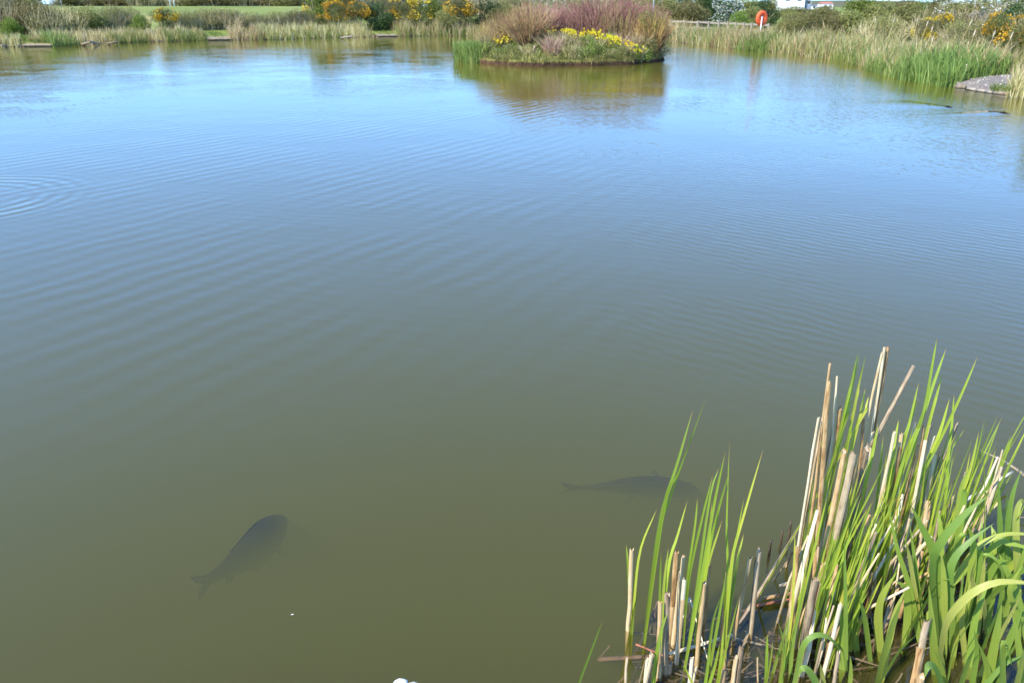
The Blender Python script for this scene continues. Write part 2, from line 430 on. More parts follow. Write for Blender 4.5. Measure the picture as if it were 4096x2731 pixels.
def ground_material():
    m = NT('ground_grass')
    g = m.n('ShaderNodeNewGeometry')
    P = g.outputs['Position']
    sp = m.n('ShaderNodeSeparateXYZ'); m.l(P, sp.inputs[0])
    big = m.noise(P, 0.12, 4); fine = m.noise(P, 2.2, 6, 0.7)
    gr = m.ramp(m.math('ADD', m.math('MULTIPLY', big, 0.6), m.math('MULTIPLY', fine, 0.5)),
                [(0.3, (0.105, 0.135, 0.025)), (0.52, (0.165, 0.20, 0.038)), (0.75, (0.26, 0.26, 0.075))])
    mud = m.ramp(fine, [(0.3, (0.055, 0.040, 0.024)), (0.7, (0.17, 0.13, 0.085))])
    mr = m.n('ShaderNodeMapRange', i_1=0.05, i_2=0.24, i_3=0.0, i_4=1.0)
    m.l(m.math('ADD', sp.outputs[2], m.math('MULTIPLY', m.math('SUBTRACT', fine, 0.5), 0.16)), mr.inputs[0])
    wet_shade = m.n('ShaderNodeMapRange', i_1=-0.02, i_2=0.03, i_3=0.22, i_4=1.0); m.l(sp.outputs[2], wet_shade.inputs[0])  # wet mud below the waterline, darkened also to paint in shade between the reeds
    wm = m.n('ShaderNodeVectorMath', operation='SCALE'); m.l(mud, wm.inputs[0]); m.l(wet_shade.outputs[0], wm.inputs['Scale'])
    c = m.mix(mr.outputs[0], wm.outputs[0], gr)
    return m.done(m.principled(c, 0.9, 0.15, m.bump(fine, 0.7, 0.06)))
M['ground'] = ground_material()
def island_material():
    m = NT('island_turf')
    g = m.n('ShaderNodeNewGeometry'); P = g.outputs['Position']
    sp = m.n('ShaderNodeSeparateXYZ'); m.l(P, sp.inputs[0])
    fine = m.noise(P, 3.5, 6, 0.7)
    gr = m.ramp(fine, [(0.3, (0.11, 0.11, 0.030)), (0.5, (0.19, 0.19, 0.05)), (0.7, (0.32, 0.27, 0.11))])
    soil = m.ramp(fine, [(0.3, (0.02, 0.013, 0.008)), (0.7, (0.10, 0.055, 0.030))])
    mr = m.n('ShaderNodeMapRange', i_1=0.10, i_2=0.18, i_3=0.0, i_4=1.0)
    m.l(m.math('ADD', sp.outputs[2], m.math('MULTIPLY', m.math('SUBTRACT', fine, 0.5), 0.12)), mr.inputs[0])
    return m.done(m.principled(m.mix(mr.outputs[0], soil, gr), 0.95, 0.1, m.bump(fine, 0.8, 0.05)))
M['island'] = island_material()

def water_material():
    m = NT('pond_water')
    g = m.n('ShaderNodeNewGeometry'); P = g.outputs['Position']
    sp = m.n('ShaderNodeSeparateXYZ'); m.l(P, sp.inputs[0])
    X, Y = sp.outputs[0], sp.outputs[1]
    def smooth(v, a, b):
        r = m.n('ShaderNodeMapRange', interpolation_type='SMOOTHSTEP', i_1=a, i_2=b, i_3=0.0, i_4=1.0); m.l(v, r.inputs[0]); return r.outputs[0]
    def train(ang, lam, dist, dscale, seed):
        # crests of a wave train running along direction ang
        w = m.n('ShaderNodeTexWave', wave_type='BANDS', bands_direction='X', wave_profile='SIN')
        w.inputs['Scale'].default_value = 0.314 / lam   # one period every lam metres
        w.inputs['Distortion'].default_value = dist; w.inputs['Detail'].default_value = 2
        w.inputs['Detail Scale'].default_value = dscale; w.inputs['Detail Roughness'].default_value = 0.5
        m.l(m.mapping(P, (1, 1, 1), (0, 0, -ang), (seed, seed * 0.7, 0)), w.inputs['Vector'])
        return w.outputs['Fac']
    patch = m.noise(P, 0.55, 2); patch2 = m.noise(m.mapping(P, (1, 1, 1), (0, 0, 0), (31, 7, 0)), 0.4, 2)
    A = train(math.atan2(-0.515, 0.857), 0.27, 3.2, 0.9, 3.0)
    B = train(math.atan2(0.73, 0.68), 0.12, 4.2, 1.3, 11.0)
    Cw = train(math.atan2(0.95, 0.30), 0.17, 3.0, 1.0, 23.0)
    wa = m.math('MULTIPLY', m.math('SUBTRACT', 1.0, smooth(X, -0.5, 3.5)), smooth(patch, 0.34, 0.60))
    wb = m.math('MULTIPLY', smooth(X, -1.0, 3.0), smooth(patch2, 0.32, 0.60))
    near = smooth(Y, 2.6, 5.5)
    h = m.math('MULTIPLY', m.math('MULTIPLY', A, wa), 0.0020)
    h = m.math('ADD', h, m.math('MULTIPLY', m.math('MULTIPLY', B, wb), 0.0012))
    h = m.math('ADD', h, m.math('MULTIPLY', m.math('MULTIPLY', Cw, patch2), 0.0006))
    h = m.math('MULTIPLY', h, m.math('MULTIPLY_ADD', near, 0.8, 0.2))
    # short wind ripples, stronger in drifting patches further out
    wind = m.noise(m.mapping(P, (0.05, 0.16, 1)), 1.0, 3)
    fine = m.noise(m.mapping(P, (1.0, 1.9, 1)), 4.2, 3, 0.55, 0.4)
    amp = m.math('MULTIPLY', m.math('MAXIMUM', smooth(wind, 0.33, 0.78), m.math('MULTIPLY', smooth(X, 2.0, 9.0), 1.35)), smooth(Y, 4.0, 16.0))
    h = m.math('ADD', h, m.math('MULTIPLY', fine, m.math('MULTIPLY_ADD', amp, 0.0060, 0.0006)))
    h = m.math('ADD', h, m.math('MULTIPLY', m.noise(P, 1.1, 2), 0.0035))
    # a ring spreading where a fish rose on the left
    rc = G(-50, 200)
    dx = m.math('SUBTRACT', X, float(rc[0])); dy = m.math('SUBTRACT', Y, float(rc[1]))
    rr = m.math('SQRT', m.math('ADD', m.math('MULTIPLY', dx, dx), m.math('MULTIPLY', dy, dy)))
    ring = m.math('MULTIPLY', m.math('SINE', m.math('MULTIPLY', rr, 2 * math.pi / 0.20)), m.math('MULTIPLY', smooth(rr, 0.5, 1.0), m.math('SUBTRACT', 1.0, smooth(rr, 1.1, 1.9))))
    h = m.math('ADD', h, m.math('MULTIPLY', ring, 0.0017))
    # wakes trailing behind the two carp at the surface
    for (hx, hy), (tx, ty) in ((WK[0]), (WK[1])):
        ln = math.hypot(tx - hx, ty - hy); ux, uy = (tx - hx) / ln, (ty - hy) / ln
        ax = m.math('SUBTRACT', X, hx); ay = m.math('SUBTRACT', Y, hy)
        al = m.math('ADD', m.math('MULTIPLY', ax, ux), m.math('MULTIPLY', ay, uy))
        pe = m.math('SUBTRACT', m.math('MULTIPLY', ax, -uy), m.math('MULTIPLY', ay, -ux))
        pe = m.math('ADD', pe, m.math('MULTIPLY', m.math('SINE', m.math('MULTIPLY', al, 4.0)), 0.02))
        gs = m.math('MULTIPLY', smooth(pe, -0.2, 0.2), m.math('POWER', 2.718, m.math('MULTIPLY', m.math('MULTIPLY', pe, pe), -1 / (2 * 0.8 ** 2))))
        win = m.math('MULTIPLY', smooth(al, -0.3, 0.5), m.math('SUBTRACT', 1.0, smooth(al, ln * 0.35, ln)))
        h = m.math('ADD', h, m.math('MULTIPLY', m.math('MULTIPLY', gs, win), 0.035))
    b = m.n('ShaderNodeBump'); b.inputs['Strength'].default_value = 1.0; b.inputs['Distance'].default_value = 1.0
    m.l(h, b.inputs['Height'])
    fr = m.n('ShaderNodeFresnel', i_IOR=1.39); m.l(b.outputs[0], fr.inputs['Normal'])
    gl = m.n('ShaderNodeBsdfGlossy', i_Roughness=0.035); m.l(b.outputs[0], gl.inputs['Normal'])
    gl.inputs['Color'].default_value = (1, 1, 1, 1)
    tr = m.n('ShaderNodeBsdfTransparent')
    ms = m.n('ShaderNodeMixShader'); m.l(fr.outputs[0], ms.inputs[0]); m.l(tr.outputs[0], ms.inputs[1]); m.l(gl.outputs[0], ms.inputs[2])
    D, al = 3.2, (0.455, 0.435, 0.055, 1)
    sc = m.n('ShaderNodeVolumeScatter'); sc.inputs['Color'].default_value = al; sc.inputs['Density'].default_value = D
    ab = m.n('ShaderNodeVolumeAbsorption'); ab.inputs['Color'].default_value = al; ab.inputs['Density'].default_value = D
    ad = m.n('ShaderNodeAddShader'); m.l(sc.outputs[0], ad.inputs[0]); m.l(ab.outputs[0], ad.inputs[1])
    return m.done(ms.outputs[0], ad.outputs[0])
def _w(a, b): 
    p, q = G(*a), G(*b)
    return ((float(p[0]), float(p[1])), (float(q[0]), float(q[1])))
WK = [_w((950, 107), (898, 99)), _w((1006, 113), (988, 110.5))]
M['water'] = water_material()

# ------------------------------------------------------------------ pond outline and terrain
PICK = [(0, 47), (25, 46.6), (51, 46.6), (70, 45.5), (98, 44), (150, 42), (204, 40.7), (232, 40.2), (256, 40), (290, 39.2), (332, 37.9), (376, 36.8), (400, 36.4),
        (440, 36), (482, 35.8), (560, 36.4), (630, 39.2), (670, 42), (690, 44), (713, 46.3), (742, 50), (769, 51.6), (803, 55.2), (844, 61), (875, 70), (916, 80),
        (950, 85.5), (985, 91), (1016, 95)]
shore_world = [G(*p)[:2] for p in PICK]
near_right = [(13.7, 19.0), (13.9, 15.0), (12.8, 10.5), (9.5, 6.0), (5.5, 3.4), (3.2, 2.3), (2.2, 1.75), (1.2, 1.55), (0.5, 1.62), (-0.4, 1.70), (-1.2, 1.62), (-3, 1.3), (-7, 0.6), (-14, 0.2),
              (-24, 3), (-33, 12), (-38, 26), (-38.5, 40), (-36.5, 46)]
OUT = catmull(np.array([tuple(p) for p in shore_world] + near_right + [tuple(shore_world[0])]), 260)[:-1]
def sdist(P):
    """signed distance to the pond edge, positive on land"""
    P = np.asarray(P, float).reshape(-1, 2)
    A, B = OUT, np.roll(OUT, -1, 0)
    d2 = np.full(len(P), 1e18); ins = np.zeros(len(P), bool)
    for a, b in zip(A, B):
        ab = b - a; ap = P - a
        t = np.clip((ap @ ab) / (ab @ ab + 1e-12), 0, 1)
        e = ap - t[:, None] * ab
        d2 = np.minimum(d2, (e * e).sum(1))
        c = (a[1] > P[:, 1]) != (b[1] > P[:, 1])
        xi = (b[0] - a[0]) * (P[:, 1] - a[1]) / (b[1] - a[1] + 1e-12) + a[0]
        ins ^= c & (P[:, 0] < xi)
    d = np.sqrt(d2)
    return np.where(ins, -d, d)
def sstep(x, a, b):
    t = np.clip((x - a) / (b - a), 0, 1)
    return t * t * (3 - 2 * t)
def terrain(P):
    P = np.asarray(P, float).reshape(-1, 2)
    x, y = P[:, 0], P[:, 1]
    s_ = sdist(P)
    land = 0.03 + 0.33 * (1 - np.exp(-np.maximum(s_, 0) / 0.9)) + 0.05 * np.sin(x * 0.7 + 1) * np.sin(y * 0.6) * sstep(s_, 0.5, 3)
    bed = -0.95 * (1 - np.exp(-np.maximum(-s_, 0) / 1.7)) - 0.01
    bed = np.minimum(bed + 0.34 * np.exp(-((x - 1.45) / 0.55) ** 2 - ((y - 2.35) / 0.45) ** 2), -0.05)   # bed raised so dark mud stands in for shade among the near reeds
    z = np.where(s_ > 0, land, bed)
    leftw = 1 - sstep(x, -6, 14)                       # the grassy rise behind the hedge bank
    hill = np.interp(y, [50, 58, 70, 90, 118, 150, 240], [0, 0.12, 0.55, 1.15, 1.72, 1.65, 0.9])
    z = z + leftw * hill * sstep(s_, 2, 8)
    right = sstep(x, 4, 18)
    z = z + right * np.interp(y, [0, 45, 80, 160], [0.0, 0.15, 0.45, 0.6]) * sstep(s_, 2, 10)
    far = sstep(np.hypot(x, y), 220, 420)
    return z * (1 - far) + far * (0.4 + 0.15 * np.sin(x * 0.01))
def gz(x, y):
    return float(terrain([[x, y]])[0])

def axis(lo, hi, fine_lo, fine_hi, step, grow=1.22):
    a = list(np.arange(fine_lo, fine_hi + 1e-6, step))
    s_, x = step, fine_hi
    while x < hi:
        s_ *= grow; x = min(x + s_, hi); a.append(x)
    s_, x = step, fine_lo
    while x > lo:
        s_ *= grow; x = max(x - s_, lo); a.insert(0, x)
    return np.array(a)
gx = axis(-1800, 1800, -42, 42, 0.42); gy = np.concatenate([axis(-60, 6, -0.6, 6, 0.16)[:-1], axis(6, 3000, 6, 72, 0.42)])
XX, YY = np.meshgrid(gx, gy)
ZZ = terrain(np.stack([XX.ravel(), YY.ravel()], 1))
nx, ny = len(gx), len(gy)
i = (np.arange(ny - 1)[:, None] * nx + np.arange(nx - 1)[None]).ravel()
mb = MB().add(np.stack([XX.ravel(), YY.ravel(), ZZ], 1), np.stack([i, i + 1, i + nx + 1, i + nx], 1))
tag(mb.build('ground', M['ground']), 'grassy ground and low green rise around the pond', 'ground', kind='structure')

wb = MB()
box(wb, (0, 35, -0.8), (170, 110, 1.6))
tag(wb.build('water', M['water'], smooth=False), 'murky green pond water reflecting blue sky', 'water', kind='structure')

# low far hills on the horizon
hb = MB()
ang = np.linspace(R(-60), R(60), 90)
prof = 6 + 5 * np.sin(ang * 7) + 3 * np.sin(ang * 17 + 1)
pr = np.concatenate([np.stack([np.sin(ang) * 1500, np.cos(ang) * 1500, np.full(90, -2.0)], 1),
                     np.stack([np.sin(ang) * 1620, np.cos(ang) * 1620, np.maximum(prof, 1)], 1),
                     np.stack([np.sin(ang) * 1900, np.cos(ang) * 1900, np.full(90, -2.0)], 1)])
j = np.arange(89)
hb.add(pr, np.concatenate([np.stack([j + 1, j, j + 90, j + 91], 1), np.stack([j + 91, j + 90, j + 180, j + 181], 1)]))
tag(hb.build('hills', M['olive_leaf']), 'low wooded hills on the horizon', 'hills', kind='structure')

# ------------------------------------------------------------------ island
IC = np.array([1.98, 35.0]); IA, IB = 4.15, 3.4
def island_r(th):
    return 1 + 0.05 * np.sin(3 * th + 0.6) + 0.035 * np.sin(7 * th + 2) + 0.02 * np.sin(13 * th)
def island_z(x, y):
    u, v = (x - IC[0]) / IA, (y - IC[1]) / IB
    r = math.hypot(u, v) / float(island_r(math.atan2(v, u)))
    return 0.17 + 0.42 * max(0, 1 - r ** 2) if r < 1 else -0.3
ib = MB()
nth = 120
th = np.arange(nth) / nth * 2 * math.pi
rs = [0.0, 0.25, 0.5, 0.7, 0.85, 0.95, 0.985, 1.0, 1.0, 1.03, 1.12]
zs = [0.59, 0.563, 0.485, 0.384, 0.287, 0.211, 0.175, 0.13, 0.03, -0.12, -0.9]
V = []
for r_, z_ in zip(rs, zs):
    w = r_ * island_r(th) + (rng.normal(0, 0.006, nth) if r_ > 0.9 else 0)
    V.append(np.stack([IC[0] + IA * w * np.cos(th), IC[1] + IB * w * np.sin(th), z_ + rng.normal(0, 0.018, nth) * (r_ < 1.01)], 1))
Q = []
for k in range(len(rs) - 1):
    a = k * nth + np.arange(nth); b = k * nth + (np.arange(nth) + 1) % nth
    Q.append(np.stack([a, a + nth, b + nth, b], 1))
ib.add(np.concatenate(V), np.concatenate(Q))
tag(ib.build('island', M['island']), 'small turf island with dark soil edge in the pond', 'island', kind='structure')

# ------------------------------------------------------------------ shrub kit (unit meshes: about 1 wide, 1 tall, foot at origin)
def crown_points(n, lobes, rmin=0.72):
    w = np.array([l[3] ** 3 for l in lobes]); w = w / w.sum()
    k = rng.choice(len(lobes), n, p=w)
    L = np.array(lobes)[k]
    d = unit(rng.normal(size=(n, 3)))
    r = rng.uniform(rmin ** 3, 1, n) ** (1 / 3) * (1 + 0.10 * np.sin(d[:, 0] * 9 + L[:, 0] * 40) * np.sin(d[:, 2] * 8 + L[:, 1] * 30))
    sq = L[:, 4][:, None]
    P = L[:, :3] + d * (L[:, 3] * r)[:, None] * np.concatenate([np.ones((n, 2)), sq], 1)
    P = P[P[:, 2] > 0.015]
    return P
def make_lobes(n, spread=0.27, size=(0.15, 0.26), top=1.0, seedoff=0):
    lb = []
    for _ in range(n):
        a = rng.uniform(0, 2 * math.pi); r = spread * math.sqrt(rng.uniform(0, 1))
        s_ = rng.uniform(*size)
        z = rng.uniform(0.22, top - s_ * 0.95)
        lb.append((r * math.cos(a), r * math.sin(a), z, s_, rng.uniform(0.8, 1.1)))
    lb.append((0, 0, top - size[0] * 1.3, size[0] * 1.3, 1.0))
    lb.append((0.12, 0.05, 0.22, 0.25, 0.9)); lb.append((-0.14, -0.06, 0.24, 0.24, 0.9))
    return lb
def stems(mb, n, spread=0.4, top=0.95, r0=0.012, lean=0.5, sides=3, k=4, wob=0.03, base=0.08, tint=None):
    for _ in range(n):
        a = rng.uniform(0, 2 * math.pi); b = base * math.sqrt(rng.uniform())
        r = spread * math.sqrt(rng.uniform(0.02, 1)); h = top * rng.uniform(0.65, 1.0) * (1 - 0.35 * (r / max(spread, 1e-6)) ** 2)
        t = np.linspace(0, 1, k)
        P = np.stack([np.cos(a) * (b + (r - b) * t ** (1 + lean)), np.sin(a) * (b + (r - b) * t ** (1 + lean)), h * t], 1)
        P[1:] += rng.normal(0, wob, (k - 1, 3)) * t[1:, None]
        P[:, 2] = np.maximum(P[:, 2], 0)
        tube(mb, P, r0 * np.linspace(1, 0.25, k), sides, rng.uniform() if tint is None else tint, cap=False)
KIT = {}
def kit(kind):
    out = []
    for v in range(3):
        parts = []
        if kind in ('olive', 'light', 'dark'):
            lb = make_lobes(9)
            s_ = MB(); stems(s_, 26, 0.36, 0.85, 0.014)
            f = MB(); P = crown_points(6500, lb, 0.55); cards(f, P, 0.036)
            parts = [('stems', s_, 'twig_grey'), ('foliage', f, {'olive': 'olive_leaf', 'light': 'light_leaf', 'dark': 'dark_leaf'}[kind])]
        elif kind == 'gorse':
            lb = make_lobes(8, 0.25, (0.16, 0.27))
            s_ = MB(); stems(s_, 22, 0.36, 0.85, 0.014)
            f = MB(); P = crown_points(6500, lb, 0.5); cards(f, P, 0.034, aspect=0.35)
            b = MB(); Q = crown_points(5200, lb, 0.88)
            nn = np.sin(Q[:, 0] * 17 + v) + np.sin(Q[:, 1] * 15 + 2 * v) + np.sin(Q[:, 2] * 13 + v)
            Q = Q[(Q[:, 2] > 0.38) & (nn + 1.6 * (Q[:, 2] - 0.5) > 1.05)] * np.array([1.03, 1.03, 1.02])
            cards(b, Q, 0.032, aspect=0.9)
            parts = [('stems', s_, 'twig_grey'), ('foliage', f, 'gorse_leaf'), ('blossom', b, 'gorse_flower')]
        elif kind == 'twiggy':
            s_ = MB(); stems(s_, 420, 0.52, 1.0, 0.0065, 0.35, k=4, wob=0.035, base=0.36)
            lb = make_lobes(10, 0.32)
            f = MB(); P = crown_points(5200, lb, 0.3); cards(f, P, 0.030)
            parts = [('stems', s_, 'twig_grey'), ('foliage', f, 'olive_leaf')]
        elif kind == 'blossom':
            lb = make_lobes(9)
            s_ = MB(); stems(s_, 160, 0.46, 0.98, 0.007, base=0.2)
            f = MB(); P = crown_points(2600, lb, 0.4); cards(f, P, 0.032)
            b = MB(); Q = crown_points(3600, lb, 0.8)
            nn = np.sin(Q[:, 0] * 19 + v) + np.sin(Q[:, 1] * 16) + np.sin(Q[:, 2] * 15)
            Q = Q[(Q[:, 2] > 0.25) & (nn > -0.3)] * 1.02
            cards(b, Q, 0.026, aspect=0.9)
            parts = [('stems', s_, 'twig_grey'), ('foliage', f, 'olive_leaf'), ('blossom', b, 'cream_flower')]
        elif kind == 'hawthorn':
            lb = make_lobes(9)
            s_ = MB(); stems(s_, 26, 0.36, 0.85, 0.014)
            f = MB(); P = crown_points(5500, lb, 0.5); cards(f, P, 0.036)
            b = MB(); Q = crown_points(1500, lb, 0.92); Q = Q[Q[:, 2] > 0.3] * 1.03
            Q = (Q[:, None] + rng.normal(0, 0.008, (len(Q), 2, 3))).reshape(-1, 3)
            cards(b, Q, 0.032, aspect=0.9)
            parts = [('stems', s_, 'twig_grey'), ('foliage', f, 'dark_leaf'), ('blossom', b, 'cream_flower')]
        out.append([(nm, p.mesh(kind + '_' + nm, M[mt], smooth=False)) for nm, p, mt in parts])
    return out
for k_ in ('olive', 'light', 'dark', 'gorse', 'twiggy', 'blossom', 'hawthorn'):
    KIT[k_] = kit(k_)
NAMES = {'olive': ('olive_shrub', 'shrub'), 'light': ('leafy_shrub', 'shrub'), 'dark': ('evergreen_shrub', 'shrub'), 'gorse': ('gorse_bush', 'bush'),
         'twiggy': ('bramble_thicket', 'bush'), 'blossom': ('blackthorn_bush', 'bush'), 'hawthorn': ('hawthorn_bush', 'bush')}
_kc = {}
def bush(kind, px, pytop, Y, wpx, label, group=None, sink=0.08):
    """px column, row of the top, distance Y, width in px"""
    x = XatY(px, Y, 1.0)
    z = gz(x, Y)
    h = max(0.5, (ZatY(pytop, Y) - z + sink) * 1.08 + 0.1)
    w = 1.3 * wpx / pxm(Y)
    i_ = _kc.get(kind, 0); _kc[kind] = i_ + 1
    nm, cat = NAMES[kind]
    rt = empty(nm, (x, Y, z - sink), rng.uniform(0, 6.28))
    rt.scale = (w, w * rng.uniform(0.85, 1.1), h)
    tag(rt, label, cat, group)
    for pn, me in KIT[kind][i_ % 3]:
        link(pn, me, rt)
    return rt

# --- hedge bank hedge
LH = 'hedge along the hedge bank below the green rise'
for px, top, Y, w in ((-22, -10, 55, 50), (6, -6, 54, 46), (30, -1, 54.5, 40), (48, 5.5, 54, 38), (70, 7, 55, 38), (92, 8.5, 56, 36), (112, 8, 57.5, 38), (133, 10, 58.5, 30)):
    bush('twiggy' if px not in (30, 92) else 'olive', px, top, Y, w,
         'brown twiggy bramble thicket in the hedge below the green rise' if px not in (30, 92) else 'olive leafed shrub among brambles in the hedge below the green rise', LH)
bush('light', 10, 19, 52.5, 22, 'yellowish green low shrub at the foot of the tall bramble thicket')
bush('gorse', 165, 10.5, 58, 30, 'gorse bush with yellow crown standing alone in the bramble hedge')
bush('light', 139, 17, 57, 24, 'green leafy shrub beside the lone gorse bush in the hedge')
for px, top, Y, w in ((188, 11.5, 60, 32), (208, 10.5, 61, 36), (230, 10.5, 61.5, 36), (252, 13.5, 62, 32), (274, 13.5, 62.5, 34), (296, 11.5, 63, 32)):
    bush('twiggy', px, top, Y, w, 'dark twiggy bramble thicket between the lone gorse and the gorse row', 'dark hedge in front of the green rise')
# --- hedge along the crest of the rise
for px, top, w in ((-18, -16, 60), (10, -12, 52), (33, -10, 20), (70, -6, 34), (96, -9, 40), (124, -7, 40), (150, -8, 40), (200, -7, 46), (228, -8, 44), (258, -6, 44), (288, -9, 44), (82, -5, 40), (110, -6, 40), (137, -5, 40), (186, -5, 40), (214, -6, 40), (243, -7, 44), (272, -5, 44), (304, -6, 44), (325, -6, 44)):
    bush('olive' if (px // 10) % 3 else 'twiggy', px, top, 126 + (px % 7), w,
         'distant olive shrub in the hedge on top of the green rise' if (px // 10) % 3 else 'distant brown thicket in the hedge on top of the green rise', 'hedge on top of the green rise')
# --- gorse row, centre
bush('light', 322, -8, 66, 42, 'tall pale green shrub at the near end of the gorse row')
bush('gorse', 314, 0, 70, 30, 'gorse bush behind the tall pale green shrub')
bush('gorse', 336, 4, 64, 32, 'orange yellow gorse bush in front of the tall pale green shrub')
bush('gorse', 358, 4.5, 64.5, 34, 'gorse bush with few flowers and dark shaded foot')
bush('dark', 378, 6, 65, 32, 'dark green shrub in the middle of the gorse row')
bush('gorse', 396, 3, 66, 30, 'gorse bush between the dark green shrub and the brightest gorse')
bush('gorse', 415, 1.5, 65, 36, 'brightest yellow gorse bush in the row facing the water')
bush('light', 437, -4, 68, 34, 'rounded light green shrub rising behind the yellow gorse')
bush('gorse', 462, 1, 65.5, 36, 'broad gorse bush at the island end of the gorse row')
bush('olive', 448, 9, 64.5, 24, 'olive shrub between two flowering gorse bushes')
bush('dark', 486, 2, 66, 34, 'dark green shrub past the end of the gorse row')
bush('olive', 505, 5, 66, 34, 'olive shrub partly hidden by the island behind the dark shrub')
BH = 'shrubs in the second line behind the gorse'
for px, top, Y, w in ((345, -8, 80, 44), (380, -6, 82, 46), (405, -9, 84, 44), (450, -8, 80, 44), (480, -7, 84, 46), (512, -8, 80, 44), (540, -6, 82, 44), (566, -9, 84, 40), (590, -6, 80, 44), (618, -8, 82, 44), (645, -5, 80, 44)):
    bush('olive' if px % 2 else 'twiggy', px, top, Y, w, 'olive shrub in the second line behind the gorse and island' if px % 2 else 'brown twiggy shrub in the second line behind the gorse and island', BH)
bush('blossom', 554, -2, 62, 40, 'pale grey catkin covered shrub seen behind the island')
bush('olive', 530, 8, 64, 36, 'low olive shrub on the far bank directly behind the island')
bush('olive', 580, 6, 62, 40, 'olive shrub on the far bank behind the red stemmed island shrubs')
bush('olive', 622, 4, 61, 40, 'olive green shrub on the far bank near the start of the rail fence')
# --- behind the rail fence, right
bush('olive', 664, 3, 63, 44, 'broad olive green shrub behind the start of the rail fence')
bush('olive', 690, 1, 62, 44, 'tall rounded olive shrub behind the rail fence')
bush('dark', 706, -6, 66, 26, 'narrow fresh green shrub poking up behind the rail fence')
bush('hawthorn', 730, 3, 57, 36, 'dark hawthorn dotted with cream blossom behind the rail fence')
bush('olive', 752, 9, 55, 30, 'low olive shrub beside the blossoming hawthorn')
bush('light', 742, 14, 53, 24, 'low light green shrub right behind the fence near the lifebuoy')
bush('dark', 763, 2, 60, 26, 'dark green shrub behind the orange lifebuoy')
bush('olive', 771, 1, 90, 18, 'narrow olive shrub hiding the near corner of the white building')
bush('olive', 788, 11, 50, 34, 'olive shrub on the bank beside the orange lifebuoy')
for px, top, Y, w in ((806, 12, 46.5, 36), (822, 9, 52, 40), (832, 15, 43, 36), (800, 17, 45, 30)):
    bush('olive', px, top, Y, w, 'low spreading olive shrub between the lifebuoy and the round green shrub', 'low shrubs beside the lifebuoy')
bush('light', 852, 0.5, 48, 42, 'big round yellow green shrub standing above the low olive ones')
bush('olive', 850, 14, 42, 40, 'olive shrub at the foot of the big round green shrub')
bush('olive', 882, 3.5, 46, 44, 'olive shrub against the sky next to the round green shrub')
bush('olive', 905, 6, 43, 44, 'wide olive shrub on the fence bank below the skyline')
bush('twiggy', 880, 18, 38, 46, 'low brown thicket behind the tall reeds on the fence bank')
bush('light', 920, 0, 48, 26, 'small bright green shrub poking above the fence side skyline')
bush('olive', 936, 1.5, 42, 44, 'olive shrub on the fence side skyline next to the blackthorn')
bush('twiggy', 940, 9, 37, 50, 'pale twiggy thicket next to the blossoming blackthorn')
bush('blossom', 970, 1, 37, 56, 'grey blackthorn with thin cream blossom on the fence bank')
bush('blossom', 1006, -8, 36, 60, 'large blackthorn covered in white blossom on the fence bank')
bush('dark', 1016, 6, 33.5, 42, 'dark green shrub under the white blackthorn')
bush('gorse', 926, 23, 33, 30, 'low gorse bush with a slanting band of yellow flowers behind the reeds')
bush('gorse', 944, 19, 34, 26, 'second low gorse bush just behind the slanting one')
bush('twiggy', 962, 24, 32, 44, 'brown thicket between the two gorse patches on the fence bank')
bush('gorse', 996, 18, 31, 40, 'sparse gorse bush below the blackthorn on the fence bank')
bush('gorse', 1020, 22, 28, 50, 'gorse bush with deep yellow flowers closest to the gravel fishing platform')
bush('twiggy', 1046, 5, 30, 60, 'brown thicket beyond the gravel fishing platform')
SK = 'distant shrubs along the fence side skyline'
for px, top, Y, w in ((650, -3, 95, 50), (680, -6, 98, 50), (712, -4, 90, 46), (745, -2, 92, 44), (768, 6, 95, 26), (795, 8, 90, 36), (822, 8, 92, 36), (872, 2.5, 80, 46), (905, 2, 84, 46), (940, 1.5, 80, 46), (975, -1, 70, 60), (1010, -4, 70, 60)):
    bush('olive', px, top, Y, w, 'distant olive shrub along the skyline beyond the fence bank', SK)
# off to the sides so that the banks carry on past the frame
for px, top, Y, w in ((-60, -6, 50, 60), (-100, -4, 44, 70), (1085, -2, 26, 80), (1110, 0, 20, 90)):
    bush('olive', px, top, Y, w, 'olive shrub carrying on along the bank', 'shrubs at the ends of the banks')

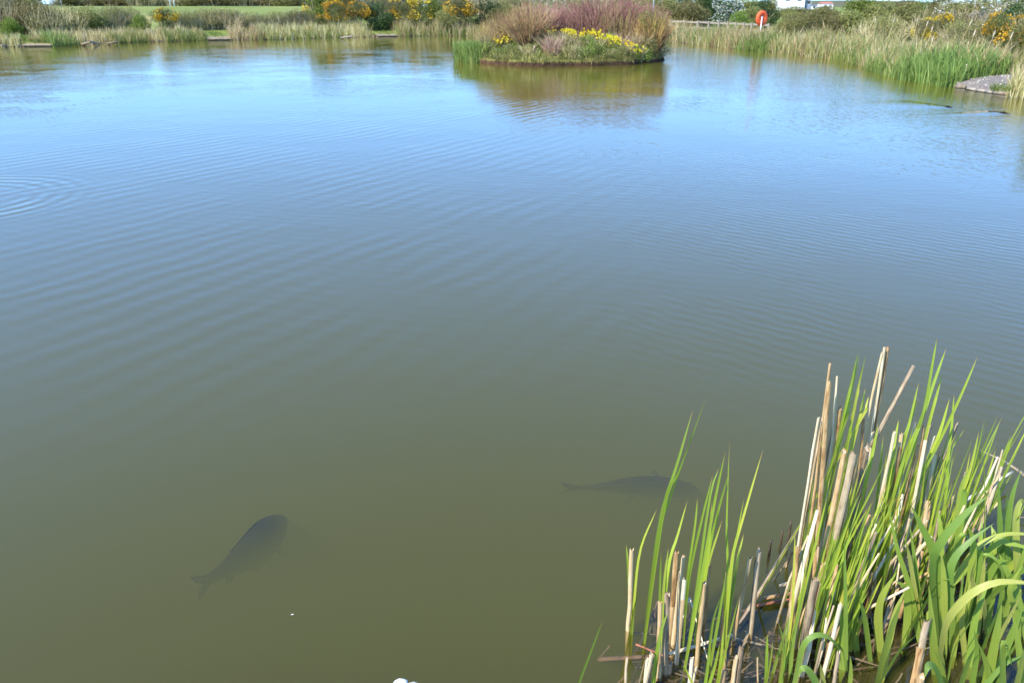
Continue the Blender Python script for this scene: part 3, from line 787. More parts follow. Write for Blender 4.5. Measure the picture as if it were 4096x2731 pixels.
# ------------------------------------------------------------------ reed beds and grass (stuff)
SHPX = np.array([p[0] for p in PICK], float); SHW = np.array([list(p) for p in shore_world])
def shore_at(px):
    return np.stack([np.interp(px, SHPX, SHW[:, 0]), np.interp(px, SHPX, SHW[:, 1])], 1)
def shore_normal(px):
    a = shore_at(px - 4); b = shore_at(px + 4)
    t = unit(b - a)
    return np.stack([-t[:, 1], t[:, 0]], 1)        # points inland for the far bank walked left to right
def reed_bed(px0, px1, n, h, mat, depth=(-0.35, 1.6), wid=(0.012, 0.028), lean=0.12, label='', bend=0.18, segs=3, name='reed_bed', cat='reeds', clump=0.0, tilt=0.0):
    px = rng.uniform(px0, px1, n)
    if clump: px = px0 + (px1 - px0) * np.clip((np.round(rng.uniform(0, 1, n) * clump) + rng.normal(0, 0.18, n)) / clump, 0, 1)
    wob = np.sin(px * 0.83 + px0) + np.sin(px * 0.37 + 2) + np.sin(px * 1.9 + 1)
    px = px[rng.uniform(-2.6, 1.6, n) < wob]; n = len(px); wob = np.sin(px * 0.83 + px0) + np.sin(px * 0.37 + 2) + np.sin(px * 1.9 + 1)
    base = shore_at(px) + shore_normal(px) * rng.uniform(*depth, n)[:, None]
    z = terrain(base)
    b3 = np.concatenate([base, np.maximum(z, -0.15)[:, None]], 1)
    hh = rng.uniform(h[0], h[1], n) * (0.74 + 0.08 * wob + 0.14 * np.sin(px * 0.21) * np.sin(px * 0.067 + 1)) * rng.choice([1, 1, 1, .6, .4], n)
    hh = hh + np.maximum(0, -z) * 0.6
    off = np.concatenate([rng.normal(0, lean, (n, 2)) * hh[:, None], hh[:, None]], 1); off[:, 0] += tilt * hh
    bd = rng.normal(0, bend, (n, 3)) * hh[:, None]; bd[:, 2] = -np.abs(bd[:, 2]) * 0.6
    m_ = MB(); ribbons(m_, b3, off, bd, rng.uniform(*wid, n), segs, np.clip(rng.normal(0.42, 0.27, n) + 0.12 * np.sin(px * 0.6 + 3) + 0.1 * np.sin(px * 1.7), 0, 1), facing=rng.normal(0, 0.7, n))
    o = m_.build(name, M[mat], loc=(float(b3[:, 0].mean()), float(b3[:, 1].mean()), 0))
    return tag(o, label, cat, kind='stuff')
def bank_grass(px0, px1, n, h, depth, label, mat='grass_tuft'):
    return reed_bed(px0, px1, n, h, mat, depth, (0.012, 0.03), 0.25, label, 0.3, 2, 'bank_grass', 'grass')
# hedge bank
reed_bed(-14, 22, 1700, (0.35, 0.75), 'reed_straw', (-0.3, 1.2), label='short straw coloured reeds at the end of the hedge bank', clump=8)
reed_bed(54, 207, 8200, (0.5, 0.95), 'reed_straw', (-0.3, 2.0), label='long bed of pale dry reeds along the hedge bank', clump=30)
reed_bed(52, 76, 2175, (0.5, 0.95), 'reed_green', (-0.35, 1.0), label='bright green reed clump at the near end of the hedge bank reed bed', clump=6)
reed_bed(112, 146, 2175, (0.4, 0.8), 'reed_green', (-0.35, 0.7), label='green shoots in front of the middle of the hedge bank reed bed', clump=8)
reed_bed(164, 206, 3045, (0.45, 0.85), 'reed_green', (-0.35, 0.9), label='green reed clump below the lone gorse bush', clump=9)
reed_bed(231, 262, 1900, (0.6, 1.05), 'reed_straw', (-0.3, 1.6), label='dry reed clump beside the small earth fishing peg', clump=8)
reed_bed(262, 372, 5200, (0.65, 1.15), 'reed_straw', (-0.3, 2.2), label='dry reed bed in front of the orange gorse', clump=20)
reed_bed(250, 345, 3335, (0.4, 0.85), 'reed_green', (-0.35, 1.1), label='green shoots mixed into the reeds in front of the gorse row', clump=10)
reed_bed(398, 500, 5200, (0.8, 1.35), 'reed_straw', (-0.2, 2.2), label='pale reed bed between the far landing and the island', clump=20)
reed_bed(400, 495, 3915, (0.6, 1.1), 'reed_green', (-0.3, 1.4), label='green shoots in the far reed bed beside the island', clump=12)
reed_bed(495, 668, 5200, (0.9, 1.5), 'reed_straw', (-0.2, 2.2), label='dry reeds on the far bank behind the island', clump=24)
bank_grass(-14, 60, 5200, (0.12, 0.42), (0.4, 3.4), 'bright green grass strip under the bramble hedge')
bank_grass(60, 210, 5200, (0.12, 0.40), (1.2, 4.0), 'grass strip behind the hedge bank reed bed')
bank_grass(204, 236, 2400, (0.06, 0.18), (0.3, 4.0), 'short mown grass by the small earth fishing peg')
bank_grass(236, 350, 5200, (0.15, 0.5), (1.2, 5.0), 'rough grass between the reeds and the gorse row')
bank_grass(350, 402, 4200, (0.08, 0.25), (0.2, 6.0), 'open green grass bank in front of the gorse')
bank_grass(400, 520, 5200, (0.2, 0.6), (1.2, 5.0), 'rough grass under the gorse next to the island')
# fence bank
reed_bed(664, 748, 6800, (0.75, 1.2), 'reed_straw', (-0.25, 1.9), label='straw reed bed in front of the rail fence', clump=26)
reed_bed(664, 748, 3625, (0.6, 1.15), 'reed_green', (-0.2, 1.6), label='green shoots among the reeds in front of the rail fence', clump=9)
reed_bed(742, 772, 3480, (0.55, 0.98), 'reed_green', (-0.35, 1.2), label='dense green reed clump below the orange lifebuoy', clump=8)
reed_bed(744, 772, 900, (0.7, 1.1), 'reed_straw', (-0.1, 1.6), label='dry stems behind the green clump below the lifebuoy', clump=8)
reed_bed(770, 900, 8600, (0.72, 1.12), 'reed_straw', (-0.25, 1.9), label='tall straw reed bed along the fence bank', clump=34, tilt=0.06)
reed_bed(770, 900, 4785, (0.6, 1.1), 'reed_green', (-0.2, 1.9), label='green shoots in the tall straw reed bed', clump=14)
reed_bed(842, 862, 1305, (0.55, 0.95), 'reed_green', (-0.35, 0.7), label='dark green tuft at the water edge of the tall straw reeds', clump=4)
reed_bed(872, 925, 3335, (0.55, 0.95), 'reed_green', (-0.4, 0.8), label='green reed fringe before the iris bed on the fence bank', clump=12)
reed_bed(894, 952, 2600, (0.75, 1.15), 'reed_straw', (0.6, 2.4), label='dry reeds behind the bright green iris bed', clump=20, tilt=0.12, bend=.25)
reed_bed(912, 957, 4200, (0.65, 1.08), 'reed_green', (-0.4, 1.5), wid=(0.018, 0.038), label='bright green iris bed beside the gravel fishing platform', clump=26, name='iris_bed', cat='iris bed', lean=0.07)
reed_bed(952, 1012, 4600, (0.65, 1.08), 'reed_green', (1.75, 3.3), wid=(0.018, 0.038), label='bright green iris bed on the land side of the gravel platform', clump=18, name='iris_bed', cat='iris bed', lean=0.07)
reed_bed(940, 1040, 5200, (0.8, 1.25), 'pink_straw', (3.3, 5.4), wid=(0.008, 0.016), label='pinkish dry grass tussocks leaning behind the iris bed', clump=9, tilt=0.28, name='dry_grass', cat='grass')
bank_grass(664, 780, 4200, (0.2, 0.6), (1.6, 5.0), 'rough grass along the rail fence')
bank_grass(780, 930, 5200, (0.2, 0.6), (1.8, 6.0), 'rough grass behind the tall reeds on the fence bank')
bank_grass(930, 1040, 4200, (0.2, 0.5), (2.0, 6.0), 'rough grass above the iris bed')

# brown bulrush heads standing above the right reeds: one thing each
def bulrush(px, off, h, lean, label, grp):
    p = shore_at(np.array([float(px)]))[0] + shore_normal(np.array([float(px)]))[0] * off
    z = gz(*p); rt = empty('bulrush_stem', (p[0], p[1], z))
    tag(rt, label, 'bulrush', grp)
    top = np.array([lean * h, 0, h]); s_ = MB()
    tube(s_, [(0, 0, 0), top * 0.5 + np.array([-0.02, 0, 0.02]), top], [0.010, 0.009, 0.006], 5)
    link('stalk', s_.mesh('bulrush_stalk', M['reed_straw']), rt)
    d = unit(top); hb_ = MB(); t = np.linspace(-0.02, 0.2, 7)
    tube(hb_, top + d * t[:, None], np.array([0.004, 0.013, 0.018, 0.019, 0.018, 0.013, 0.003]), 7)
    link('seed_head', hb_.mesh('bulrush_head', M['seed_head']), rt)
for px, off, h, ln in ((836, 1.4, 1.55, 0.05), (852, 1.2, 1.6, 0.10), (866, 1.5, 1.5, 0.02), (880, 1.1, 1.55, 0.16), (893, 0.9, 1.4, 0.10), (905, 0.6, 1.25, 0.06), (915, 0.9, 1.5, 0.3), (928, 1.0, 1.35, 0.12),
                       (941, 1.1, 1.4, 0.16), (955, 1.1, 1.35, 0.22), (966, 1.3, 1.6, 0.42), (978, 2.8, 1.5, 0.28)):
    bulrush(px, off, h - 0.28 + rng.uniform(-.12, .1), ln, 'pale bulrush stem with fluffy seed head rising from the fence bank reeds', 'bulrush stems in the fence bank reeds')

# ------------------------------------------------------------------ island plants
def tuft(name, label, cat, c, n, h, r, mat, wid=(0.012, 0.03), lean=0.15, bend=0.2, group=None, part='blades', tilt=0.0):
    a = rng.uniform(0, 2 * math.pi, n); rr = r * np.sqrt(rng.uniform(0, 1, n))
    b = np.stack([c[0] + rr * np.cos(a), c[1] + rr * np.sin(a) * 0.8, np.full(n, c[2])], 1)
    hh = rng.uniform(h[0], h[1], n)
    off = np.concatenate([rng.normal(0, lean, (n, 2)) * hh[:, None], hh[:, None]], 1); off[:, 0] += tilt * hh
    bd = rng.normal(0, bend, (n, 3)) * hh[:, None]; bd[:, 2] = -np.abs(bd[:, 2]) * 0.7
    m_ = MB(); ribbons(m_, b, off, bd, rng.uniform(*wid, n), 3, facing=rng.normal(0, 0.8, n))
    o = m_.build(name, M[mat], loc=tuple(c))
    return tag(o, label, cat, group)
def isl(px, py_or_Y):
    Y = py_or_Y; x = XatY(px, Y, 0.3)
    return np.array([x, Y, max(island_z(x, Y), 0.0)])
for px, Y in ((464, 34.6), (469, 34.1), (474, 33.7), (479, 33.5)):
    tuft('iris_clump', 'bright green iris clump at the iris tip of the island', 'iris', isl(px, Y) * [1, 1, 0] - [0, 0, 0.1], 330, (0.65, 1.0), 0.42, 'reed_green', (0.02, 0.045), 0.10, 0.12, 'iris clumps at the iris tip of the island')
def wand_shrub(name, label, c, n, top, spread, mat, base=0.25, r0=0.013, lean=0.45, leafmat=None, nleaf=0, leafsz=0.06):
    rt = empty(name, tuple(c)); tag(rt, label, 'shrub')
    s_ = MB()
    for _ in range(n):
        a = rng.uniform(0, 2 * math.pi); b = base * math.sqrt(rng.uniform()); r = b + (spread - base * 0.3) * math.sqrt(rng.uniform(0.01, 1))
        h = top * rng.uniform(0.55, 1.0) * (1 - 0.22 * (r / spread) ** 2)
        t = np.linspace(0, 1, 5)
        P = np.stack([np.cos(a) * (b + (r - b) * t ** (1 + lean)), np.sin(a) * (b + (r - b) * t ** (1 + lean)) * 0.8, h * t], 1)
        P[1:] += rng.normal(0, 0.045, (4, 3)) * t[1:, None]
        tube(s_, P, r0 * np.array([1.0, 0.9, 0.75, 0.55, 0.3]), 3, rng.uniform(), cap=False)
        for _k in range(2):       # side twigs
            i_ = rng.integers(1, 4); q = P[i_]
            d = np.array([np.cos(a) * 0.12 + rng.normal(0, 0.08), np.sin(a) * 0.1 + rng.normal(0, 0.08), rng.uniform(0.25, 0.55)]) * top / 2.4
            tube(s_, [q, q + d * 0.5 + rng.normal(0, 0.01, 3), q + d], r0 * np.array([0.6, 0.45, 0.25]), 3, rng.uniform(), cap=False)
    link('stems', s_.mesh(name + '_stems', M[mat], smooth=False), rt)
    if leafmat:
        f = MB(); k = rng.integers(0, 4000, nleaf)
        a = rng.uniform(0, 2 * math.pi, nleaf); r = spread * np.sqrt(rng.uniform(0, 1, nleaf)) * 1.02
        z = top * (0.12 + 0.86 * rng.uniform(0, 1, nleaf) ** 0.8) * (1 - 0.2 * (r / spread) ** 2)
        r = r * (0.35 + 0.65 * z / top)
        cards(f, np.stack([np.cos(a) * r, np.sin(a) * r * 0.8, z], 1), leafsz)
        link('leaves', f.mesh(name + '_leaves', M[leafmat], smooth=False), rt)
    return rt
wand_shrub('dogwood_shrub', 'large purple red stemmed shrub on the middle of the island', isl(603, 36.4), 560, 2.5, 1.9, 'twig_red', 0.7, leafmat='olive_leaf', nleaf=500)
wand_shrub('dogwood_shrub', 'second purple red stemmed shrub beside the large one on the island', isl(634, 36.2), 400, 2.35, 1.45, 'twig_red', 0.5, leafmat='olive_leaf', nleaf=700)
wand_shrub('dogwood_shrub', 'purple stemmed shrub rising behind the yellow flowers on the island', isl(576, 36.9), 260, 1.95, 1.1, 'twig_red', 0.4, leafmat='olive_leaf', nleaf=200)
wand_shrub('willow_shrub', 'fan shaped red brown willow with yellow tips near the iris tip of the island', isl(528, 33.6), 280, 1.95, 1.3, 'twig_brown', 0.3, leafmat='light_leaf', nleaf=420, leafsz=0.04)
wand_shrub('willow_shrub', 'brown red stemmed willow behind the fan shaped one', isl(537, 35.4), 260, 2.0, 1.2, 'twig_red', 0.35, leafmat='light_leaf', nleaf=260, leafsz=0.04)
wand_shrub('willow_shrub', 'ochre stemmed willow at the iris end of the island back', isl(506, 35.4), 200, 1.55, 1.1, 'twig_brown', 0.6, leafmat='light_leaf', nleaf=320, leafsz=0.04)
wand_shrub('willow_shrub', 'olive leafed willow on the bushy end of the island', isl(651, 34.4), 260, 1.8, 0.85, 'twig_ochre', 0.35, leafmat='light_leaf', nleaf=2600, leafsz=0.05)
wand_shrub('willow_shrub', 'tall thin olive twigged willow behind the bushy end of the island', isl(652, 36.2), 180, 2.0, 0.8, 'twig_ochre', 0.35, leafmat='olive_leaf', nleaf=800, leafsz=0.05)
# leaning bush over the water on the right tip
wl = wand_shrub('overhanging_bush', 'small twiggy bush leaning over the water at the bushy tip of the island', isl(648, 34.7) * [1, 1, 0] + [0, 0, 0.12], 120, 1.05, 0.85, 'twig_grey', 0.12, 0.009, 0.2, 'olive_leaf', 900, 0.06)
wl.rotation_euler = (0, R(38), 0)
# leafy low bushes along the front of the island
def low_bush(px, Y, r, h, mat, label, n=900, size=0.055):
    c = isl(px, Y); rt = empty('leafy_bush', tuple(c)); tag(rt, label, 'bush')
    lb = [(rng.uniform(-.5, .5) * r, rng.uniform(-.4, .4) * r, h * rng.uniform(0.3, 0.6), r * rng.uniform(0.35, 0.6), min(1.2, h / r)) for _ in range(6)]
    s_ = MB()
    for _ in range(30):
        a = rng.uniform(0, 6.28); q = rng.uniform(0.1, 0.8) * r
        tube(s_, [(0, 0, 0), (q * .4 * math.cos(a), q * .4 * math.sin(a), h * .5), (q * math.cos(a), q * math.sin(a), h * rng.uniform(.7, 1))], [0.01, 0.007, 0.003], 3, rng.uniform(), cap=False)
    link('stems', s_.mesh('leafy_bush_stems', M['twig_grey'], smooth=False), rt)
    f = MB(); P = crown_points(n, lb, 0.4); cards(f, P, size); link('foliage', f.mesh('leafy_bush_foliage', M[mat], smooth=False), rt)
wand_shrub('dogwood_shrub', 'pinkish brown stemmed shrub filling the gap between willow and dogwoods', isl(556, 36.6), 230, 1.85, 1.0, 'twig_red', 0.4, leafmat='light_leaf', nleaf=350, leafsz=0.04)
for px, Y, top, spr, mt, lab in ((516, 34.8, 1.75, 1.1, 'twig_brown', 'brown twigged willow joining the ochre and fan shaped ones'), (545, 35.9, 2.1, 1.2, 'twig_red', 'dusky red twigged shrub behind the fan shaped willow'),
                                 (590, 35.6, 2.2, 1.3, 'twig_red', 'dusky red twigged shrub standing just behind the flower band'), (622, 35.4, 2.1, 1.2, 'twig_brown', 'brown twigged shrub between dogwood and leafy willow'),
                                 (640, 35.6, 2.2, 1.0, 'twig_red', 'tall dusky twigged shrub beside the leafy willow')):
    wand_shrub('willow_shrub', lab, isl(px, Y), 240, top, spr, mt, 0.7, 0.011, leafmat='light_leaf', nleaf=420, leafsz=0.04)
wand_shrub('willow_shrub', 'sprawling ochre willow low on the iris end of the island', isl(494, 34.6), 170, 1.25, 0.9, 'twig_ochre', 0.35, leafmat='light_leaf', nleaf=300, leafsz=0.04)
wand_shrub('willow_shrub', 'leafy olive willow leaning over the bushy end of the island', isl(652, 35.2), 170, 1.55, 0.7, 'twig_ochre', 0.3, leafmat='olive_leaf', nleaf=1500, leafsz=0.05)
low_bush(524, 32.6, 0.55, 0.35, 'olive_leaf', 'flat olive herb patch on the island edge below the willow', 900, 0.05)
low_bush(500, 33.1, 0.5, 0.3, 'light_leaf', 'flat yellow green herb patch near the iris tip of the island', 700, 0.05)
low_bush(566, 32.2, 0.5, 0.42, 'olive_leaf', 'olive herb patch between tussocks on the island edge', 900, 0.05)
low_bush(586, 32.1, 0.5, 0.42, 'light_leaf', 'bright herb patch at the foot of the yellow green island bush', 900, 0.05)
low_bush(610, 32.3, 0.45, 0.36, 'olive_leaf', 'small olive bush hanging over the soil edge of the island', 800, 0.05)
low_bush(596, 32.4, 0.62, 0.6, 'light_leaf', 'yellow green leafy bush on the front edge of the island', 1500)
low_bush(578, 32.6, 0.5, 0.55, 'olive_leaf', 'olive leafy bush next to the yellow green one on the island edge', 900)
low_bush(618, 32.9, 0.5, 0.5, 'light_leaf', 'small yellow green bush on the island edge below the yellow flowers', 900)
low_bush(636, 33.4, 0.55, 0.45, 'dark_leaf', 'dark green bush on the shaded edge of the island', 1000)
low_bush(648, 33.9, 0.45, 0.7, 'olive_leaf', 'upright olive bush near the bushy tip of the island', 900)
low_bush(512, 33.0, 0.6, 0.4, 'grass_tuft', 'low green herb patch under the fan shaped willow', 1100, 0.045)
low_bush(545, 33.0, 0.5, 0.55, 'olive_leaf', 'olive leafy bush in the middle of the island front', 900)
low_bush(560, 33.8, 0.55, 0.7, 'olive_leaf', 'olive bush just below the yellow flowers', 1000)
low_bush(490, 33.6, 0.5, 0.5, 'grass_tuft', 'low green bush beside the iris at the island tip', 900, 0.05)
low_bush(606, 33.8, 0.55, 0.75, 'olive_leaf', 'olive bush between the yellow flowers and the front edge bush', 1000)
IB_ = [(506, 34.2, .5, .55, 'olive_leaf', 'olive bush at the foot of the ochre willow'), (520, 33.9, .5, .5, 'light_leaf', 'yellow green bush tucked behind the fan shaped willow foot'), (548, 34.0, .55, .7, 'olive_leaf', 'tall olive bush just before the flower band'),
       (572, 33.4, .5, .65, 'olive_leaf', 'olive bush in the island middle below the flower band'), (588, 33.6, .5, .6, 'light_leaf', 'yellow green bush in the island middle below the flower band'), (600, 33.0, .5, .6, 'olive_leaf', 'olive bush behind the yellow green edge bush'),
       (626, 32.6, .45, .5, 'olive_leaf', 'olive bush at the end of the flower trail'), (642, 33.3, .5, .7, 'light_leaf', 'yellow green bush under the leafy willow'), (645, 34.0, .5, .8, 'olive_leaf', 'tall olive bush at the bushy tip of the island'), (650, 34.8, .5, .7, 'light_leaf', 'pale leafy bush closing the bushy tip of the island'),
       (480, 34.2, .4, .5, 'light_leaf', 'pale green bush just behind the iris clumps'), (534, 32.6, .4, .4, 'light_leaf', 'small pale bush beside the leaning stump')]
for px, Y, r_, h_, mt, lab in IB_:
    low_bush(px, Y, r_, h_, mt, lab, 900, 0.05)
for px, Y, n, h, mt, lab in ((552, 32.3, 260, (0.5, 0.85), 'pink_straw', 'pinkish dry grass tussock at the front middle of the island'),
                             (558, 32.9, 220, (0.5, 0.9), 'reed_straw', 'straw coloured tussock behind the front pinkish one'),
                             (618, 33.4, 240, (0.5, 0.9), 'pink_straw', 'pinkish dry tussock below the trailing yellow flowers'),
                             (637, 34.0, 220, (0.6, 1.05), 'reed_straw', 'tall straw tussock by the bushy end of the island'),
                             (488, 34.2, 260, (0.6, 1.1), 'reed_straw', 'straw tussock behind the iris clumps on the island'),
                             (498, 34.8, 240, (0.7, 1.2), 'pink_straw', 'tall pink straw tussock by the iris end of the island'),
                             (572, 32.1, 200, (0.35, 0.6), 'reed_straw', 'short straw tussock on the island front edge'),
                             (530, 32.3, 160, (0.25, 0.5), 'reed_straw', 'short pale tussock under the fan shaped willow'),
                             (626, 33.0, 160, (0.3, 0.55), 'reed_straw', 'short straw tussock beside the dark green bush')):
    tuft('grass_tussock', lab, 'grass tussock', isl(px, Y), n, h, 0.3, mt, (0.01, 0.022), 0.25, 0.3, 'dry tussocks on the island')
tuft('iris_tuft', 'small green iris tuft at the island water edge', 'iris', isl(537, 32.05) * [1, 1, 0], 90, (0.35, 0.6), 0.22, 'reed_green', (0.02, 0.04), 0.1, 0.12)
# turf over the island as ground cover
n = 9000
a = rng.uniform(0, 6.283, n); rr = np.sqrt(rng.uniform(0, 1, n)) * 0.985 * island_r(a)
bx_ = IC[0] + IA * rr * np.cos(a); by_ = IC[1] + IB * rr * np.sin(a)
bz_ = 0.16 + 0.42 * np.maximum(0, 1 - (rr / island_r(a)) ** 2)
hh = rng.uniform(0.08, 0.34, n)
m_ = MB(); ribbons(m_, np.stack([bx_, by_, bz_], 1), np.concatenate([rng.normal(0, .35, (n, 2)) * hh[:, None], hh[:, None]], 1), rng.normal(0, .3, (n, 3)) * hh[:, None] * [1, 1, 0.3], rng.uniform(.012, .03, n), 2, facing=rng.normal(0, .8, n))
tag(m_.build('island_grass', M['island_grass'], loc=(IC[0], IC[1], 0.2)), 'mixed green grass covering the island', 'grass', kind='stuff')
n = 2600
a = rng.uniform(3.3, 6.1, n); rr = rng.uniform(0.90, 1.0, n) * island_r(a)
hh = rng.uniform(0.08, 0.3, n)
m_ = MB(); ribbons(m_, np.stack([IC[0] + IA * rr * np.cos(a), IC[1] + IB * rr * np.sin(a), np.full(n, 0.15)], 1), np.concatenate([rng.normal(0, .4, (n, 2)) * hh[:, None], hh[:, None]], 1),
                   np.stack([np.cos(a) * 0.12, np.sin(a) * 0.12, -rng.uniform(0, .25, n)], 1), rng.uniform(.012, .03, n), 2, facing=rng.normal(0, .8, n))
tag(m_.build('edge_grass', M['island_grass'], loc=(IC[0], IC[1], 0.2)), 'dry grass hanging over the dark soil edge of the island', 'grass', kind='stuff')
# yellow flower clumps
fl = [(543, 31.5, 34.4), (549, 33, 34.4), (556, 31, 34.6), (561, 31.6, 34.6), (566, 32, 34.5), (572, 31.5, 34.6), (578, 32.5, 34.5), (584, 32, 34.6), (590, 32.5, 34.5), (596, 33, 34.4), (603, 34.5, 33.6), (609, 36, 33.4),
      (615, 38, 33.2), (621, 40, 33.1), (627, 43, 33.0), (631, 46, 32.9), (496, 39, 33.9), (504, 40, 33.8), (556, 43, 33.2), (613, 41, 33.6), (643, 51, 33.3), (600, 37, 34.0), (571, 36, 34.2)]
for i_, (px, py, Y) in enumerate(fl):
    px, py, Y = px + rng.uniform(-4, 4), py + rng.uniform(-1.0, 2.4), Y - rng.uniform(0, 0.3)
    big = 4 <= i_ or i_ in (2, 3)
    x = XatY(px, Y, 0.8); zf = max(ZatY(py, Y), 0.45); g0 = max(island_z(x, Y), 0.1)
    rt = empty('yellow_flower_clump', (x, Y, g0))
    if px < 510: lab, grp = 'small clump of yellow flowers under the fan shaped willow on the island', 'yellow flowers by the iris end of the island'
    elif px > 622: lab, grp = 'yellow flower clump trailing down towards the bushy end of the island', 'yellow flowers trailing down the island'
    else: lab, grp = 'yellow flower clump in the bright band across the island', 'yellow flower band across the island'
    tag(rt, lab, 'flowers', grp)
    s_, f = MB(), MB()
    nf = int(rng.uniform(10, 26)) if i_ < 16 else 9
    for _ in range(nf):
        ex, ey = rng.normal(0, 0.12), rng.normal(0, 0.12); ez = zf - g0 + rng.normal(0, 0.07)
        tube(s_, [(ex * .3, ey * .3, 0), (ex * .8, ey * .8, ez * .6), (ex, ey, ez)], [0.006, 0.005, 0.004], 3, rng.uniform(), cap=False)
        for k in range(6):
            an = k / 6 * 6.283
            c_ = np.array([ex, ey, ez]); d = np.array([math.cos(an), 0.3 * rng.normal(), math.sin(an)]) * 0.045
            e = np.array([-math.sin(an), 0.2, math.cos(an)]) * 0.018
            f.add(np.stack([c_, c_ + d * .6 - e, c_ + d + [0, -0.01, 0], c_ + d * .6 + e]), [[0, 1, 2, 3]], None, np.array([rng.uniform()]))
    link('stems', s_.mesh('flower_stems', M['grass_tuft'], smooth=False), rt)
    link('blossom', f.mesh('flower_heads', M['yellow_flower'], smooth=False), rt)
# grey stump of the willow
st = MB(); c = isl(531, 32.2)
tube(st, [c + [0, 0, -0.1], c + [0.04, 0, 0.12], c + [0.12, 0, 0.26], c + [0.14, 0, 0.4]], [0.07, 0.055, 0.05, 0.03], 8)
tube(st, [c + [0.02, 0, 0.03], c + [0.2, -0.03, 0.12], c + [0.38, -0.05, 0.2]], [0.035, 0.03, 0.015], 6)
tag(st.build('tree_stump', M['straw_grey'], loc=tuple(c)), 'pale grey stump leaning on the island front', 'stump')

# ------------------------------------------------------------------ rail fence, lifebuoy, pegs, buildings
fence = empty('rail_fence', (XatY(720, 52), 52, gz(XatY(720, 52), 52)))
tag(fence, 'grey wooden post and rail fence behind the reeds near the lifebuoy', 'fence')
fl_ = np.array(fence.location)
FX = np.array([655, 772, 834, 915, 990.]); FY = np.array([59.5, 48.0, 41.5, 36.5, 32.0]); FT = np.array([20.5, 25.2, 27.6, 30.5, 35.0])
def fpt(px):
    Y = float(np.interp(px, FX, FY)); return np.array([XatY(px, Y, 1.1), Y, ZatY(float(np.interp(px, FX, FT)), Y)])
posts = [657, 671, 685, 698, 709, 719, 728, 736, 744, 752, 761, 769, 781, 794, 808, 821, 834, 850, 868, 886, 905, 925, 945, 967, 988]
GAP = lambda a_: a_ > 772
for a_, b_ in zip(posts[:-1], posts[1:]):
    if GAP(a_) or GAP(b_): continue
    p, q = fpt(a_), fpt(b_)
    for dz, th_ in ((0.0, 0.055), (-0.33, 0.05)):
        if dz < 0 and a_ < 700 and False: continue
        r_ = MB(); jt = rng.normal(0, 0.012, 2)
        P0, P1 = p + [0, 0, dz + jt[0]], q + [0, 0, dz + jt[1]]
        d = unit((P1 - P0)[None])[0]; nrm = unit(np.cross(d, [0, 0, 1])[None])[0] * 0.018
        up = np.array([0, 0, th_])
        v = [P0 - nrm - up, P0 + nrm - up, P0 + nrm + up, P0 - nrm + up, P1 - nrm - up, P1 + nrm - up, P1 + nrm + up, P1 - nrm + up]
        r_.add(np.array(v) - nrm * 3.2, [[0, 1, 2, 3], [7, 6, 5, 4], [0, 4, 5, 1], [1, 5, 6, 2], [2, 6, 7, 3], [3, 7, 4, 0]])
        link('rail', r_.mesh('fence_rail', M['wood'], False, fl_), fence)
for a_ in posts:
    if GAP(a_): continue
    p = fpt(a_); z0 = gz(p[0], p[1]) - 0.2
    r_ = MB(); box(r_, (p[0], p[1], (z0 + p[2] + 0.10) / 2), (0.10, 0.10, p[2] + 0.10 - z0), 0.5, jit=0.006)
    link('post', r_.mesh('fence_post', M['wood'], False, fl_), fence)

# lifebuoy in its round orange housing on a white post
bY = 44.5; bc = AY(761, 18.3, bY); bz0 = gz(bc[0], bY)
buoy = empty('lifebuoy_stand', (bc[0] - 0.02, bY, bz0)); tag(buoy, 'orange lifebuoy housing on a white post among the fence bank reeds', 'lifebuoy')
hz_ = bc[2] - bz0
prof = [(0.06, 0.03), (0.12, 0.05), (0.19, 0.075), (0.28, 0.085), (0.345, 0.075), (0.375, 0.04), (0.38, 0.0), (0.375, -0.04), (0.345, -0.075), (0.28, -0.085), (0.19, -0.075), (0.12, -0.05), (0.06, -0.03)]
ns = 40; an = np.arange(ns) / ns * 2 * math.pi
V = np.array([[r_ * math.cos(t), d_, r_ * math.sin(t)] for r_, d_ in prof for t in an]); k = len(prof); Q = []
for a_ in range(k):
    b_ = (a_ + 1) % k; jj = np.arange(ns); jn = (jj + 1) % ns
    Q.append(np.stack([a_ * ns + jj, a_ * ns + jn, b_ * ns + jn, b_ * ns + jj], 1))
ringm = MB().add(V, np.concatenate(Q))
ro = link('ring_housing', ringm.mesh('ring_housing', M['orange']), buoy, (0.03, -0.10, hz_)); ro.rotation_euler = (0, R(8), R(28))
pl = MB(); tube(pl, [(0, 0.0, 0), (0.14, 0, 0)], [0.13, 0.10], 4)
disc = MB(); tube(disc, [(0, 0.02, 0), (0, -0.02, 0)], [0.16, 0.16], 24)
do = link('back_plate', disc.mesh('back_plate', M['dark_orange']), ro)
pp = MB(); tube(pp, [(0, 0, -0.3), (0, 0, 0.5), (0, 0, hz_ + 0.06)], [0.028, 0.028, 0.026], 12)
po = link('post', pp.mesh('buoy_post', M['white_paint']), buoy, (0.0, -0.23, 0))
for dz in (-0.12, 0.08):
    br = MB(); box(br, (0.01, -0.16, hz_ + dz), (0.12, 0.10, 0.03)); link('bracket', br.mesh('buoy_bracket', M['steel'], False), buoy)

